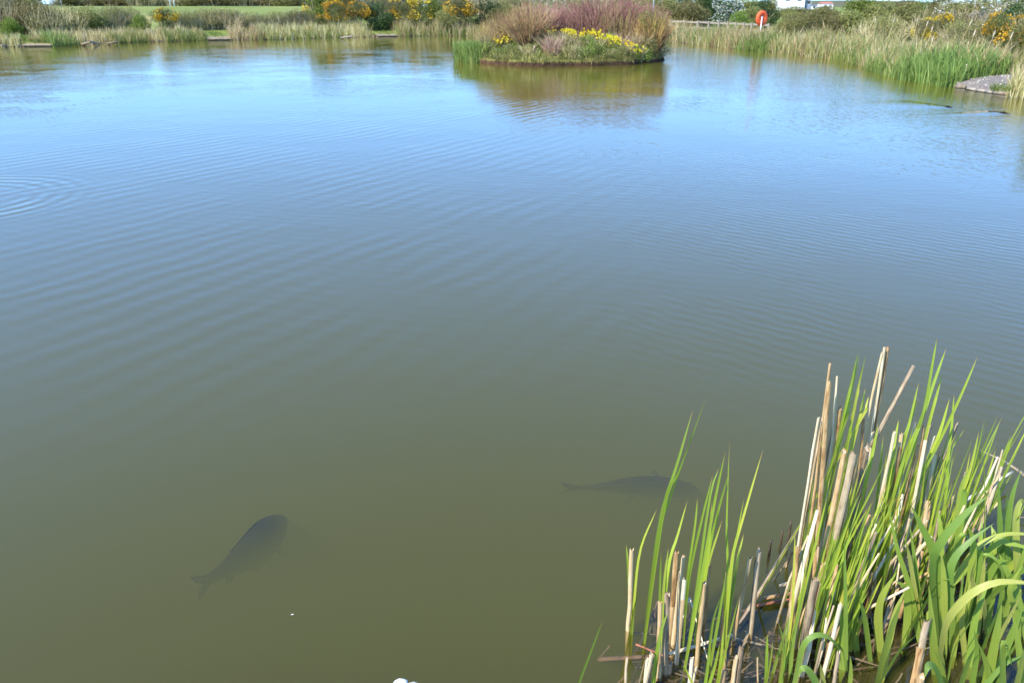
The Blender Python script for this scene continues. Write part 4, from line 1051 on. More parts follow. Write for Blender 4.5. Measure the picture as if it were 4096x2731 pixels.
# small bare-earth fishing pegs cut into the hedge bank
def peg(px0, px1, label, h=0.15):
    p, q = shore_at(np.array([px0, px1], float)); n_ = shore_normal(np.array([(px0 + px1) / 2]))[0]
    c = (p + q) / 2; rt = empty('fishing_peg', (c[0], c[1], 0)); tag(rt, label, 'fishing peg')
    L = np.linalg.norm(q - p); d = (q - p) / L; k = max(2, int(L / 0.9))
    s_ = MB()
    v = []
    for t in np.linspace(0, 1, 9):
        for o_, z in ((-0.12, -0.3), (-0.10, h * 0.9), (0.1, h), (1.3, h + 0.05), (1.4, -0.3)):
            w = p + d * L * t + n_ * (o_ + rng.normal(0, 0.03)) - c
            v.append([w[0], w[1], z + rng.normal(0, 0.012)])
    qd = [[i_ * 5 + j_, (i_ + 1) * 5 + j_, (i_ + 1) * 5 + j_ + 1, i_ * 5 + j_ + 1] for i_ in range(8) for j_ in range(4)]
    s_.add(np.array(v), qd); link('earth_pad', s_.mesh('earth_pad', M['soil_edge']), rt)
    for i_ in range(k):
        a_ = p + d * L * (i_ + 0.02) / k - n_ * 0.16 - c; b_ = p + d * L * (i_ + 0.98) / k - n_ * 0.16 - c
        r_ = MB(); tube(r_, [(*a_, h * 0.5), (*((a_ + b_) / 2), h * 0.5 + rng.normal(0, .01)), (*b_, h * 0.5)], h * 0.42, 4, squash=0.2 if False else 0.6)
        link('edge_board', r_.mesh('edge_board', M['log'], False), rt)
peg(24, 53, 'bare earth fishing peg with pale edge at the near end of the hedge bank')
peg(206, 231, 'small earth fishing peg beside mown grass on the hedge bank', 0.2)
peg(376, 396, 'earth landing at the foot of the open grass bank', 0.16)

# gravel fishing platform on the fence bank
rt = empty('fishing_platform', (*G(985, 88)[:2], 0)); tag(rt, 'gravel fishing platform edged with weathered timber on the fence bank', 'fishing platform')
ctr = np.array(rt.location)
poly = np.array([G(956, 86.5)[:2], G(975, 89.0)[:2], G(994, 92.2)[:2], G(1017, 95.0)[:2], G(1040, 97.5)[:2], G(1040, 82)[:2], G(1005, 82.3)[:2], G(975, 81.5)[:2]])
g_ = MB(); grid = []
front = catmull(poly[:5], 25); back = catmull(np.stack([poly[7], poly[6], poly[5]]), 25)
for t in np.linspace(0, 1, 8):
    w = front * (1 - t) + back * t
    z = np.maximum(0.11 + 0.05 * t, terrain(w) + 0.035) + rng.normal(0, 0.008, 25)
    grid.append(np.concatenate([w, z[:, None]], 1))
low = np.concatenate([front, np.full((25, 1), -0.25)], 1)
VV = np.concatenate([low[None], np.array(grid)]).reshape(-1, 3); ii = (np.arange(8)[:, None] * 25 + np.arange(24)[None]).ravel()
g_.add(VV, np.stack([ii, ii + 1, ii + 26, ii + 25], 1)); link('gravel_pad', g_.mesh('gravel_pad', M['gravel'], True, ctr), rt)
def logpart(nm, pts, rad, mat='log', sides=9):
    l_ = MB(); tube(l_, pts, rad, sides); return link(nm, l_.mesh(nm, M[mat], True, ctr), rt)
def gp(px, py, z): return G(px, py, z)
logpart('edge_log', [gp(993, 92.4, 0.06), gp(1004, 93.6, 0.07), gp(1018, 95.2, 0.05)], [0.05, 0.045, 0.035])
logpart('edge_log', [gp(955.5, 86.6, 0.08), gp(963, 86.9, 0.09), gp(966, 87.3, 0.08)], [0.05, 0.055, 0.045])
for a_, b_ in ((966, 976), (976.5, 985), (985.5, 994)):
    pa = np.array([np.interp(a_, [956, 994], [86.9, 92.4]), np.interp(b_, [956, 994], [86.9, 92.4])])
    logpart('edge_board', [gp(a_, pa[0], 0.03), gp(b_, pa[1], 0.03)], [0.045, 0.045], 'wood', 4)
n = 260
sg = MB(); t = rng.uniform(0, 1, (n, 2))
w = front[(t[:, 0] * 24).astype(int)] * (1 - t[:, 1:]) + back[(t[:, 0] * 24).astype(int)] * t[:, 1:]
for q in w:
    r_ = rng.uniform(0.012, 0.04); z = max(0.125, gz(q[0], q[1]) + 0.045)
    v = rng.normal(0, 1, (6, 3)); v = np.array([[1, 0, 0], [-1, 0, 0], [0, 1, 0], [0, -1, 0], [0, 0, .7], [0, 0, -.7]]) * r_ * rng.uniform(.7, 1.3, (6, 1)) + [q[0], q[1], z]
    sg.add(v, None, [[0, 2, 4], [2, 1, 4], [1, 3, 4], [3, 0, 4], [2, 0, 5], [1, 2, 5], [3, 1, 5], [0, 3, 5]])
tag(link('pebbles', sg.mesh('pebbles', M['stone_grey'], False, ctr), rt), kind='stuff')
tuft('grass_tussock', 'small green tuft growing on the gravel fishing platform', 'grass tussock', np.array([*G(1001, 90.5, 0.2)[:2], 0.19]), 120, (0.12, 0.28), 0.25, 'grass_tuft', (.01, .02), .3, .3)
tuft('reed_clump', 'straw reed clump at the near corner of the gravel platform', 'reeds', np.array([*G(1020, 97.5)[:2], -0.1]), 260, (0.55, 1.05), 0.32, 'reed_straw', (.012, .022), .08, .15)
stake = MB(); p = G(962, 82.5, 0.1); tube(stake, [p, p + [0.02, 0, 0.25], p + [0.03, 0, 0.5]], [0.022, 0.022, 0.02], 8)
tag(stake.build('wooden_stake', M['straw_pale'], loc=tuple(p)), 'pale wooden stake standing in the iris bed by the platform', 'stake')
# dead branches at the hedge bank
def branch(nm, label, pts, rad, mat='log', cat='branch', group=None, twigs=0):
    b_ = MB(); pts = np.array(pts, float); tube(b_, catmull(pts, 8), np.linspace(rad, rad * 0.4, 8), 7)
    for _ in range(twigs):
        q = pts[rng.integers(0, len(pts))]; d = rng.normal(0, 0.25, 3); d[2] = abs(d[2])
        tube(b_, [q, q + d * .6, q + d + rng.normal(0, .04, 3)], [rad * .4, rad * .3, rad * .1], 5)
    return tag(b_.build(nm, M[mat], loc=tuple(pts[0])), label, cat, group)
branch('dead_branch', 'pale dead branch sloping into the water from the hedge bank reed bed', [G(91, 41.6, 0.25), G(95, 43, 0.12), G(100, 43.8, 0.03)], 0.07, 'wood')
branch('dead_branch', 'dark dead branch lying at the foot of the hedge bank reed bed', [G(82, 44.6, 0.02), G(86, 43, 0.2), G(91, 42, 0.28)], 0.09, 'log', twigs=6)
branch('dead_branch', 'pale broken branch at the end of the hedge bank', [G(1.5, 45.3, 0.15), G(5, 46, 0.1), G(9, 46.8, 0.02)], 0.05, 'wood')
branch('dead_branch', 'curved brown branch under the middle of the hedge bank reed bed', [G(108, 43.6, 0.03), G(112, 42.4, 0.2), G(117, 43.2, 0.05)], 0.06, 'log', twigs=3)
branch('dead_branch', 'pale stick lying at the reed foot before the orange gorse', [G(341, 37.6, 0.05), G(350, 36.4, 0.3), G(352, 36.0, 0.4)], 0.06, 'wood')

# white building and neighbour beyond the fence side skyline
def building(px0, px1, Y, h, depth, wall, roof, name, label, windows=2, gable=True, z0=0.4):
    x0, x1 = XatY(px0, Y, 2), XatY(px1, Y, 2); w = x1 - x0; c = ((x0 + x1) / 2, Y + depth / 2, z0)
    rt = empty(name, c); tag(rt, label, 'building')
    b_ = MB(); box(b_, (0, 0, h / 2 - 0.3), (w, depth, h + 0.6)); link('wall', b_.mesh('wall', M[wall], False), rt)
    r_ = MB(); hw, hd, rz = w / 2 + 0.25, depth / 2 + 0.25, (h * 0.35 if gable else 0.25)
    r_.add([[-hw, -hd, h + 0.003], [hw, -hd, h + 0.003], [hw, hd, h + 0.003], [-hw, hd, h + 0.003], [-hw, 0, h + rz], [hw, 0, h + rz]],
           [[0, 1, 5, 4], [2, 3, 4, 5], [3, 2, 1, 0]], [[1, 2, 5], [3, 0, 4]]); link('roof', r_.mesh('roof', M[roof], False), rt)
    for k_ in range(windows):
        xx = -w / 2 + w * (k_ + 0.5) / windows
        f_ = MB(); box(f_, (xx, -depth / 2 - 0.02, h * 0.62), (1.3, 0.06, 1.1)); wo = link('window', f_.mesh('window', M['white_paint'], False), rt)
        p_ = MB(); box(p_, (xx, -depth / 2 - 0.055, h * 0.62), (1.1, 0.02, 0.9)); link('pane', p_.mesh('pane', M['pane'], False), wo)
    return rt
building(781, 804.5, 230, 5.5, 9, 'white_paint', 'slate', 'white_building', 'white walled building beyond the shrubs above the lifebuoy', 2)
building(805.5, 811, 231, 4.2, 7, 'bluegrey', 'slate', 'grey_annex', 'blue grey annex beside the white building', 1)
building(823, 833, 420, 2.6, 8, 'white_paint', 'red_tile', 'red_roofed_house', 'small distant house with red roof past the white building', 2)
building(812, 821, 430, 1.7, 8, 'white_paint', 'slate', 'low_house', 'low distant pale house between annex and red roof', 2)
# poles and the field gate on the skyline
def pole(px, Y, h, r_, label, nm='pole', mat='white_paint', group=None):
    x = XatY(px, Y, 2); z = gz(x, Y); p_ = MB(); tube(p_, [(x, Y, z - .2), (x, Y, z + h * .5), (x, Y, z + h)], [r_, r_, r_ * .8], 10)
    box(p_, (x, Y, z + h + 0.02), (r_ * 3, r_ * 3, 0.06))
    return tag(p_.build(nm, M[mat], loc=(x, Y, z)), label, 'pole', group)
pole(653.5, 70, 4.2, 0.06, 'slim grey lamp pole behind the island', mat='steel')
pole(170.5, 119, 2.6, 0.09, 'white post on the crest of the green rise', group='pair of white posts on the rise')
pole(174.5, 119, 2.6, 0.09, 'white post on the crest of the green rise', group='pair of white posts on the rise')
gt = empty('field_gate', (XatY(50, 118, 2), 118, gz(XatY(50, 118, 2), 118))); tag(gt, 'metal field fence against the sky on the green rise', 'fence')
for px in (38, 46, 54, 62):
    b_ = MB(); tube(b_, [(XatY(px, 118, 2) - gt.location.x, 0, -.2), (XatY(px, 118, 2) - gt.location.x, 0, 1.6)], [0.05, 0.05], 6); link('post', b_.mesh('gate_post', M['steel']), gt)
for z in (0.5, 1.0, 1.5):
    b_ = MB(); tube(b_, [(XatY(38, 118, 2) - gt.location.x, 0, z), (XatY(62, 118, 2) - gt.location.x, 0, z)], [0.025, 0.025], 5); link('rail', b_.mesh('gate_rail', M['steel']), gt)

# ------------------------------------------------------------------ carp
def carp_mesh(L=0.68, bend=0.06, fat=1.0):
    s_ = np.array([0, .02, .06, .12, .2, .3, .42, .54, .66, .76, .84, .9])
    H = np.array([.012, .045, .085, .125, .165, .195, .20, .175, .130, .090, .066, .062]) * fat
    W = np.array([.012, .04, .07, .095, .115, .125, .118, .095, .064, .04, .024, .016]) * fat
    zc = np.array([-.01, -.008, -.004, 0, .004, .008, .008, .004, 0, 0, 0, 0])
    ns = 16; an = np.arange(ns) / ns * 2 * math.pi
    def spine(t): return np.array([t * L, bend * L * math.sin(t * 4.2 - 0.4), 0.0])
    V, UV = [], []
    for s1, h, w, z in zip(s_, H, W, zc):
        c = spine(s1)
        V.append(np.stack([np.full(ns, c[0]), c[1] + w * L * 0.68 * np.cos(an), L * z + h * L * 0.68 * np.sin(an)], 1))
    k = len(s_)
    q = []; quv = []
    for a_ in range(k - 1):
        for j_ in range(ns):
            jn = (j_ + 1) % ns
            q.append([a_ * ns + j_, (a_ + 1) * ns + j_, (a_ + 1) * ns + jn, a_ * ns + jn])
            quv.append([[s_[a_], j_ / ns], [s_[a_ + 1], j_ / ns], [s_[a_ + 1], (j_ + 1) / ns], [s_[a_], (j_ + 1) / ns]])
    V = np.concatenate(V)
    m_ = MB()
    tips = np.array([spine(-0.006) + [0, 0, -.008 * L], spine(0.905)])
    tr = [[j_, (j_ + 1) % ns, k * ns] for j_ in range(ns)] + [[(k - 1) * ns + (j_ + 1) % ns, (k - 1) * ns + j_, k * ns + 1] for j_ in range(ns)]
    m_.add(np.concatenate([V, tips]), q, tr, 0.5, quv)
    def fin(pts, th=0.004):
        pts = np.array(pts, float); n_ = len(pts); nr = unit(np.cross(pts[1] - pts[0], pts[-1] - pts[0])[None])[0] * th * L
        c = pts.mean(0)
        v = np.concatenate([pts, [c + nr], [c - nr]])
        t_ = [[i_, (i_ + 1) % n_, n_] for i_ in range(n_)] + [[(i_ + 1) % n_, i_, n_ + 1] for i_ in range(n_)]
        m_.add(v, None, t_, 0.3)
    ht = lambda t: np.interp(t, s_, H) * L * 0.66
    S = lambda t, dz, dy=0: spine(t) + np.array([0, dy * L, dz])
    fin([S(.34, ht(.34)), S(.37, ht(.37) + .035 * L), S(.45, ht(.45) + .03 * L), S(.55, ht(.55) + .022 * L), S(.66, ht(.66) + .015 * L), S(.70, ht(.68) + .02 * L), S(.66, ht(.66)), S(.5, ht(.5))])
    tl = [S(.88, .035 * L), S(.95, .07 * L), S(1.06, .135 * L), S(1.03, .05 * L), S(.985, 0), S(1.03, -.05 * L), S(1.06, -.135 * L), S(.95, -.07 * L), S(.88, -.035 * L)]
    fin(tl)
    fin([S(.70, -ht(.70)), S(.78, -ht(.78)), S(.80, -ht(.78) - .055 * L), S(.75, -ht(.72) - .05 * L)])
    for sg in (-1, 1):
        fin([S(.23, -.075 * L, sg * .055), S(.27, -.08 * L, sg * .05), S(.35, -.10 * L, sg * .15), S(.31, -.11 * L, sg * .17)])
        fin([S(.46, -.105 * L, sg * .03), S(.52, -.10 * L, sg * .03), S(.58, -.13 * L, sg * .09), S(.54, -.14 * L, sg * .10)])
        tube(m_, [S(.015, -.02 * L, sg * .02), S(.0, -.04 * L, sg * .035), S(-.01, -.05 * L, sg * .04)], [.004 * L, .003 * L, .001 * L], 4)
    eyes = [S(.075, .022 * L, sg * .046) for sg in (-1, 1)]
    return m_, eyes
def carp(head, tail, label, bend, fat=1.0, roll=0.0, group=None, sc=1.06):
    L = float(np.linalg.norm(tail - head)) / sc
    m_, eyes = carp_mesh(L, bend, fat)
    o = link('carp', m_.mesh('carp', M['carp']), None, tuple(head))
    d = tail - head
    o.rotation_euler = (roll, -math.asin(d[2] / np.linalg.norm(d)), math.atan2(d[1], d[0]))
    tag(o, label, 'fish', group)
    for e in eyes:
        b_ = MB(); an = np.arange(8) / 8 * 6.283; r_ = 0.011 * L
        v = np.concatenate([[[0, 0, r_]]] + [np.stack([r_ * math.sin(p) * np.cos(an), r_ * math.sin(p) * np.sin(an), np.full(8, r_ * math.cos(p))], 1) for p in (.8, 1.57, 2.3)] + [[[0, 0, -r_]]])
        b_.add(v, [[1 + a_ * 8 + j_, 1 + (a_ + 1) * 8 + j_, 1 + (a_ + 1) * 8 + (j_ + 1) % 8, 1 + a_ * 8 + (j_ + 1) % 8] for a_ in range(2) for j_ in range(8)],
               [[0, 1 + j_, 1 + (j_ + 1) % 8] for j_ in range(8)] + [[25, 17 + (j_ + 1) % 8, 17 + j_] for j_ in range(8)])
        link('eye', b_.mesh('carp_eye', M['eye']), o, tuple(e))
    return o
carp(G(287, 517, -0.145), G(197, 590, -0.175), 'dark carp swimming away under the open murky water', 0.05, 1.38, R(6))
carp(G(700, 489, -0.17), G(560, 486, -0.165), 'bronze scaled carp passing just beyond the green reed leaves', -0.02, 0.86, R(-38))
# two carp whose backs break the surface by the fence bank
for (hx, hy), (tx, ty), lab in ((*WK[0], 'dark carp back breaking the surface off the iris bed with a long wake'), (*WK[1], 'small carp back breaking the surface nearest the gravel platform')):
    hd = np.array([hx, hy, 0.0]); u = unit(np.array([[tx - hx, ty - hy, 0]]))[0]
    L = 0.62
    carp(hd - u * 0.2 + [0, 0, -0.062], hd + u * (L - 0.2) + [0, 0, -0.07], lab, 0.03)

# ------------------------------------------------------------------ near reeds: cut stems, shoots, iris
Z1 = lambda x, y: (774 + x * .1116, 325 + y * .1116)
Z2 = lambda x, y: (887.5 + x * .1116, 325 + y * .1116)
Z3 = lambda x, y: (774 + x * .1198, 495 + y * .1198)
Z4 = lambda x, y: (887.5 + x * .1198, 495 + y * .1198)
Z5 = lambda x, y: (562.5 + x * .0957, 537.5 + y * .0957)

STEMS = []
LATE = []
def cut_stem(top, low, ybase, wpx, label, mat='straw', group=None, dY=0.0, name='cut_reed_stem', ragged=1.0):
    """dead cattail stem standing in the water: top and a lower point in px, water contact at image row ybase"""
    bx = low[0] + (low[0] - top[0]) * (ybase - low[1]) / (low[1] - top[1])
    b = G(bx, ybase); Y = b[1]
    t = AY(top[0], top[1], Y + dY)
    d = t - b; ln = np.linalg.norm(d)
    rad = 1.10 * max(wpx, 1.3) * (Y * CP + 1.9 * SP) / FPX / 2
    zb = terrain([[b[0], b[1]]])[0]
    foot = b - d / d[2] * min(0.30, max(0.06, -zb + 0.05))
    k = 9
    tt = np.linspace(0, 1, k)
    P = foot + (t - foot) * tt[:, None]
    side = unit(np.cross(d, [0, 1, 0])[None])[0]
    P = P + side * (rng.normal(0, 0.006) * np.sin(tt * math.pi))[:, None] * min(1, ln) + side * (rng.normal(0, 0.0012, k) * (tt < .95))[:, None]
    ns = 10; an = np.arange(ns) / ns * 2 * math.pi
    T = unit(np.gradient(P, axis=0)); A = unit(np.cross(T, [0, 1, 0])); B = np.cross(T, A)
    rr = rad * np.interp(tt, [0, .3, 1], [1.12, 1.05, 0.93])
    nodes = 1 + 0.05 * rng.normal(size=k)
    lob = 1 + 0.10 * np.cos(2 * an + rng.uniform(0, 6)) + 0.05 * np.cos(5 * an + rng.uniform(0, 6))
    V = P[:, None] + (rr * nodes)[:, None, None] * lob[None, :, None] * (np.cos(an)[None, :, None] * A[:, None] + 0.85 * np.sin(an)[None, :, None] * B[:, None])
    V[-1] += T[-1] * (rng.normal(0, 0.55, ns) * rad * ragged)[:, None]
    L = np.linspace(0, ln, k)
    STEMS.append((b[:2], label)); rt = empty(name, tuple(b)); tag(rt, label, 'reed stem', group)
    m_ = MB(); q, quv = [], []
    for a_ in range(k - 1):
        for j_ in range(ns):
            jn = (j_ + 1) % ns
            q.append([a_ * ns + j_, a_ * ns + jn, (a_ + 1) * ns + jn, (a_ + 1) * ns + j_])
            quv.append([[j_ / ns, L[a_]], [(j_ + 1) / ns, L[a_]], [(j_ + 1) / ns, L[a_ + 1]], [j_ / ns, L[a_ + 1]]])
    m_.add(V.reshape(-1, 3), q, None, 0.5, quv)
    link('stalk', m_.mesh('stalk', M[mat], True, b), rt)
    # torn pith in the cut end, set a little below the rim
    p_ = MB(); rim = P[-1] + (V[-1] - P[-1]) * 0.93 - T[-1] * rad * 0.8
    inner = P[-1] - T[-1] * rad * 1.0
    p_.add(np.concatenate([rim, [inner]]), None, [[j_, (j_ + 1) % ns, ns] for j_ in range(ns)])
    link('cut_end', p_.mesh('cut_end', M['pith'], True, b), rt)
    # dry sheath strip clinging to one side
    if rng.uniform() < 0.6 and wpx > 1.8:
        a0 = rng.uniform(0, 6.28); s_ = MB(); kk = 7; ts = np.linspace(0.05, rng.uniform(.6, .97), kk)
        fan = np.linspace(-0.75, 0.75, 4) + a0; vv = []
        for t_ in ts:
            c = foot + (t - foot) * t_; i0 = min(int(t_ * (k - 1)), k - 1); r_ = rad * np.interp(t_, [0, 1], [1.28, 1.10])
            lift = 1 + max(0, (t_ - ts[-1] + .12)) * 3
            vv += [c + r_ * lift * (math.cos(f_) * A[i0] + .85 * math.sin(f_) * B[i0]) for f_ in fan]
        qq = [[a_ * 4 + j_, a_ * 4 + j_ + 1, a_ * 4 + j_ + 5, a_ * 4 + j_ + 4] for a_ in range(kk - 1) for j_ in range(3)]
        uu = [[[j_ / 3, ts[a_] * ln], [(j_ + 1) / 3, ts[a_] * ln], [(j_ + 1) / 3, ts[a_ + 1] * ln], [j_ / 3, ts[a_ + 1] * ln]] for a_ in range(kk - 1) for j_ in range(3)]
        s_.add(np.array(vv), qq, None, 0.5, uu)
        link('sheath', s_.mesh('sheath', M['straw'], True, b), rt)
    return rt

# sparse group of cut stems in open water (read from the left of the reeds)
OPEN = [((725, 115), (690, 950), 958, 48, 'straw', 'lone cut reed stem standing furthest out in open water'),
        ((1020, 665), (1003, 1440), 1450, 46, 'straw', 'orange brown cut stem in front of a shaded one'),
        ((1095, 580), (1072, 1410), 1415, 50, 'straw_grey', 'shaded brown cut stem right behind the orange brown one'),
        ((1190, 150), (1122, 960), 985, 54, 'straw', 'thick pale cut stem with ragged top behind the shaded one'),
        ((1265, 185), (1160, 1090), 1100, 42, 'straw', 'slender cut stem beside the thick pale ragged one'),
        ((1236, 350), (1160, 1000), 1040, 46, 'straw_grey', 'grey cut stem in front of the slender one'),
        ((1275, 435), (1195, 1305), 1312, 38, 'straw_pale', 'bleached thin cut stem with a folded leaf'),
        ((1483, 465), (1395, 1315), 1325, 42, 'straw', 'tan cut stem standing through the floating white stalk'),
        ((1538, 290), (1470, 1010), 1050, 34, 'straw', 'thin tan cut stem just behind the one through the floating stalk'),
        ((1730, 365), (1660, 1010), 1100, 50, 'straw', 'thick tan cut stem at the end of the floating white stalk'),
        ((1965, 200), (1800, 1055), 1062, 40, 'straw', 'leaning tan cut stem just past the floating white stalk'),
        ((2060, 118), (1968, 975), 985, 52, 'straw_grey', 'grey weathered cut stem standing apart near the dark sticks'),
        ((676, 1250), (660, 1518), 1640, 32, 'straw_pale', 'short bleached stump below the lone outer stem'),
        ((885, 1262), (862, 1518), 1600, 30, 'straw_pale', 'short pinkish bleached stump beside a slanting white one'),
        ((932, 1205), (865, 1518), 1620, 40, 'straw_pale', 'slanting white stump beside the pinkish bleached one'),
        ((1130, 1305), (1120, 1405), 1412, 38, 'straw_grey', 'tiny stub barely above water between taller stems'),
        ((1355, 1245), (1335, 1518), 1620, 44, 'straw_pale', 'split white stump in front of the tan stems'),
        ((1400, 1340), (1365, 1518), 1620, 30, 'straw_pale', 'narrow white splinter stump beside the split one'),
        ((1700, 1165), (1680, 1370), 1400, 36, 'straw', 'short tan stub behind a rough topped one'),
        ((1690, 1370), (1670, 1518), 1640, 46, 'straw', 'rough topped short stub close to the near leaves'),
        ((1815, 1250), (1775, 1518), 1640, 46, 'straw', 'short cream stub with a fibrous top'),
        ((1868, 1150), (1830, 1500), 1620, 60, 'straw_grey', 'stout grey stub behind the fibrous cream one'),
        ((2038, 1245), (2042, 1470), 1490, 18, 'straw', 'thin pinkish spike sticking up from dark water')]
for tp, lw, yb, w, mt, lab in OPEN:
    a_, b_ = Z5(*tp), Z5(*lw); cut_stem(a_, b_, Z5(0, yb)[1], w * .0957, lab, mt, 'cut stems in the open water')
DENSE = [(Z1(503, 345), Z1(380, 1500), 612, 22, 'straw', 'tallest thin cream stem on the open water edge of the reed clump'),
         (Z1(495, 512), Z1(415, 1500), 614, 32, 'straw', 'sheathed cream stem around the tallest thin one'),
         (Z1(565, 455), Z1(440, 1560), 610, 16, 'straw_pale', 'thin white stem just behind the tallest cream stem'),
         (Z1(400, 825), Z1(290, 1560), 606, 20, 'straw_pale', 'bleached stem leaning out on the open water edge of the clump'),
         (Z1(437, 818), Z1(335, 1400), 604, 18, 'straw_pale', 'second bleached stem beside the one leaning out'),
         (Z1(548, 800), Z1(490, 1150), 600, 16, 'straw_grey', 'thin grey stem among the outermost cream stems'),
         (Z1(590, 745), Z1(545, 1150), 603, 34, 'straw', 'medium cream stem with clean cut top near the outermost stems'),
         (Z1(632, 1130), Z1(545, 1560), 618, 40, 'straw', 'thick cream stem with square top in the clump'),
         (Z1(710, 1145), Z1(625, 1560), 618, 52, 'straw_grey', 'thick silvery stem with split top in the clump'),
         (Z1(832, 1098), Z1(755, 1560), 606, 50, 'straw_grey', 'thick mottled grey stem in the middle of the clump'),
         (Z1(970, 245), Z1(830, 900), 588, 20, 'straw', 'tall dry stalk, slimmer one of the tallest pair'),
         (Z1(990, 195), Z1(915, 760), 582, 20, 'straw_pale', 'tall bleached stalk in the tallest bundle'),
         (Z1(1020, 200), Z1(925, 720), 582, 26, 'straw', 'tall dry stalk, thicker one of the tallest pair'),
         (Z1(800, 830), Z1(770, 1200), 592, 24, 'straw', 'brownish broken stem below the tallest pair'),
         (Z1(885, 950), Z1(862, 1100), 588, 26, 'straw_pale', 'short bleached stem below the slanting grey stalk'),
         (Z1(1080, 955), Z1(960, 1490), 596, 26, 'straw_pale', 'straight white stem in the middle of the clump'),
         (Z2(125, 970), Z2(105, 1100), 586, 30, 'straw', 'short cream stem with square top behind green leaves'),
         (Z2(250, 860), Z2(150, 1300), 580, 22, 'straw_pale', 'slim white stem at the back of the clump'),
         (Z2(265, 1075), Z2(195, 1400), 580, 32, 'straw', 'tan stem with rounded cut top at the back'),
         (Z2(340, 1030), Z2(230, 1560), 582, 28, 'straw_pale', 'bright white stem on the iris side of the clump'),
         (Z2(422, 985), Z2(310, 1290), 574, 20, 'straw_pale', 'bright white slanting stem on the iris side of the clump'),
         (Z2(390, 895), Z2(325, 1200), 568, 18, 'straw_grey', 'thin grey stem behind the bright white stems'),
         (Z2(630, 875), Z2(460, 1290), 560, 24, 'straw_grey', 'long grey stem slanting out over the water'),
         (Z2(430, 1140), Z2(360, 1450), 570, 32, 'straw_pale', 'wide pale stem on the iris edge of the clump'),
         (Z2(472, 1145), Z2(400, 1420), 568, 18, 'straw_grey', 'thin stem beside the wide pale one'),
         (Z2(325, 905), Z2(300, 1100), 576, 20, 'straw', 'half hidden cream stem behind the bright white ones'),
         (Z3(192, 425), Z3(130, 1135), 631, 42, 'straw', 'cream stem with jagged top at the outer front of the clump'),
         (Z3(200, 695), Z3(165, 1040), 620, 26, 'straw', 'short tan stem beside the jagged topped one'),
         (Z3(345, 690), Z3(212, 1445), 669, 66, 'straw_grey', 'stoutest grey mottled stem at the front of the clump'),
         (Z3(412, 565), Z3(385, 760), 628, 42, 'straw', 'orange tan stem with cut top behind the stoutest one'),
         (Z3(555, 905), Z3(415, 1500), 678, 40, 'straw_pale', 'broad white stem slanting at the front of the clump'),
         (Z3(478, 400), Z3(440, 560), 622, 30, 'straw', 'tan stem in the middle of the green leaves'),
         (Z3(720, 635), Z3(695, 800), 628, 28, 'straw_pale', 'short pale stem showing between green leaves'),
         (Z3(815, 640), Z3(775, 900), 632, 48, 'straw', 'ragged cream stem at the foot of the iris leaves'),
         (Z3(675, 785), Z3(650, 880), 634, 26, 'straw', 'small cream stub between leaves at the front'),
         (Z3(985, 860), Z3(950, 1000), 625, 40, 'straw_grey', 'grey broken stub in the dark water by the iris'),
         (Z4(332, 1040), Z4(225, 1540), 690, 60, 'straw_grey', 'large grey stump leaning at the foot of the iris'),
         (Z4(278, 1510), Z4(262, 1600), 700, 64, 'straw', 'big round cut stump at the bottom of the iris'),
         (Z3(540, 1300), Z3(515, 1450), 690, 34, 'straw_grey', 'dark short stub under the arching leaf'),
         (Z4(330, 60), Z4(290, 270), 590, 34, 'straw', 'tan stem behind the slanting iris leaf'),
         (Z4(550, 10), Z4(480, 160), 566, 32, 'straw_grey', 'curled grey stem beyond the iris leaves'),
         (Z4(100, 20), Z4(60, 240), 600, 36, 'straw', 'pale crumpled stem before the iris leaves'),
         (Z4(420, 280), Z4(390, 380), 575, 30, 'straw_grey', 'short grey stub behind the iris')]
for tp, lw, yb, w, mt, lab in DENSE:
    cut_stem(tp, lw, yb, w * (.1116 if w < 60 else .11), lab, mt, 'cut stems in the dense reed clump', dY=rng.uniform(-0.02, 0.06))

# leaf builder: a folded ribbon through px points
def leaf_mesh(pts, width, twist=0.0, face=None, tint=None, fold=0.18, n=14, curlprof=None, origin=(0, 0, 0), mat='blade', wide=None):
    C = catmull(pts, n)
    T = unit(np.gradient(C, axis=0))
    t = np.linspace(0, 1, n)
    f0 = np.array([0.25, -0.85, 0.45]) if face is None else np.asarray(face, float)
    f0 = f0 / np.linalg.norm(f0)
    W = unit(np.cross(T, f0)); Nn = np.cross(W, T)
    a = twist * (t - 0.3)
    W2 = W * np.cos(a)[:, None] + Nn * np.sin(a)[:, None]; N2 = np.cross(W2, T)
    prof = np.interp(t, [0, .25, .6, .85, .96, 1], [0.75, 1, 0.95, 0.62, 0.25, 0.02]) if wide is None else np.interp(t, *wide)
    w = width * prof / 2
    V = np.stack([C - W2 * w[:, None] + N2 * (fold * w)[:, None], C, C + W2 * w[:, None] + N2 * (fold * w)[:, None]], 1).reshape(-1, 3)
    q, uv = [], []
    for k in range(n - 1):
        b = k * 3
        q += [[b, b + 1, b + 4, b + 3], [b + 1, b + 2, b + 5, b + 4]]
        uv += [[[0, t[k]], [.5, t[k]], [.5, t[k + 1]], [0, t[k + 1]]], [[.5, t[k]], [1, t[k]], [1, t[k + 1]], [.5, t[k + 1]]]]
    m_ = MB().add(V, q, None, np.full(len(q), rng.uniform() if tint is None else tint), uv)
    return m_.mesh('leaf', M[mat], True, origin)
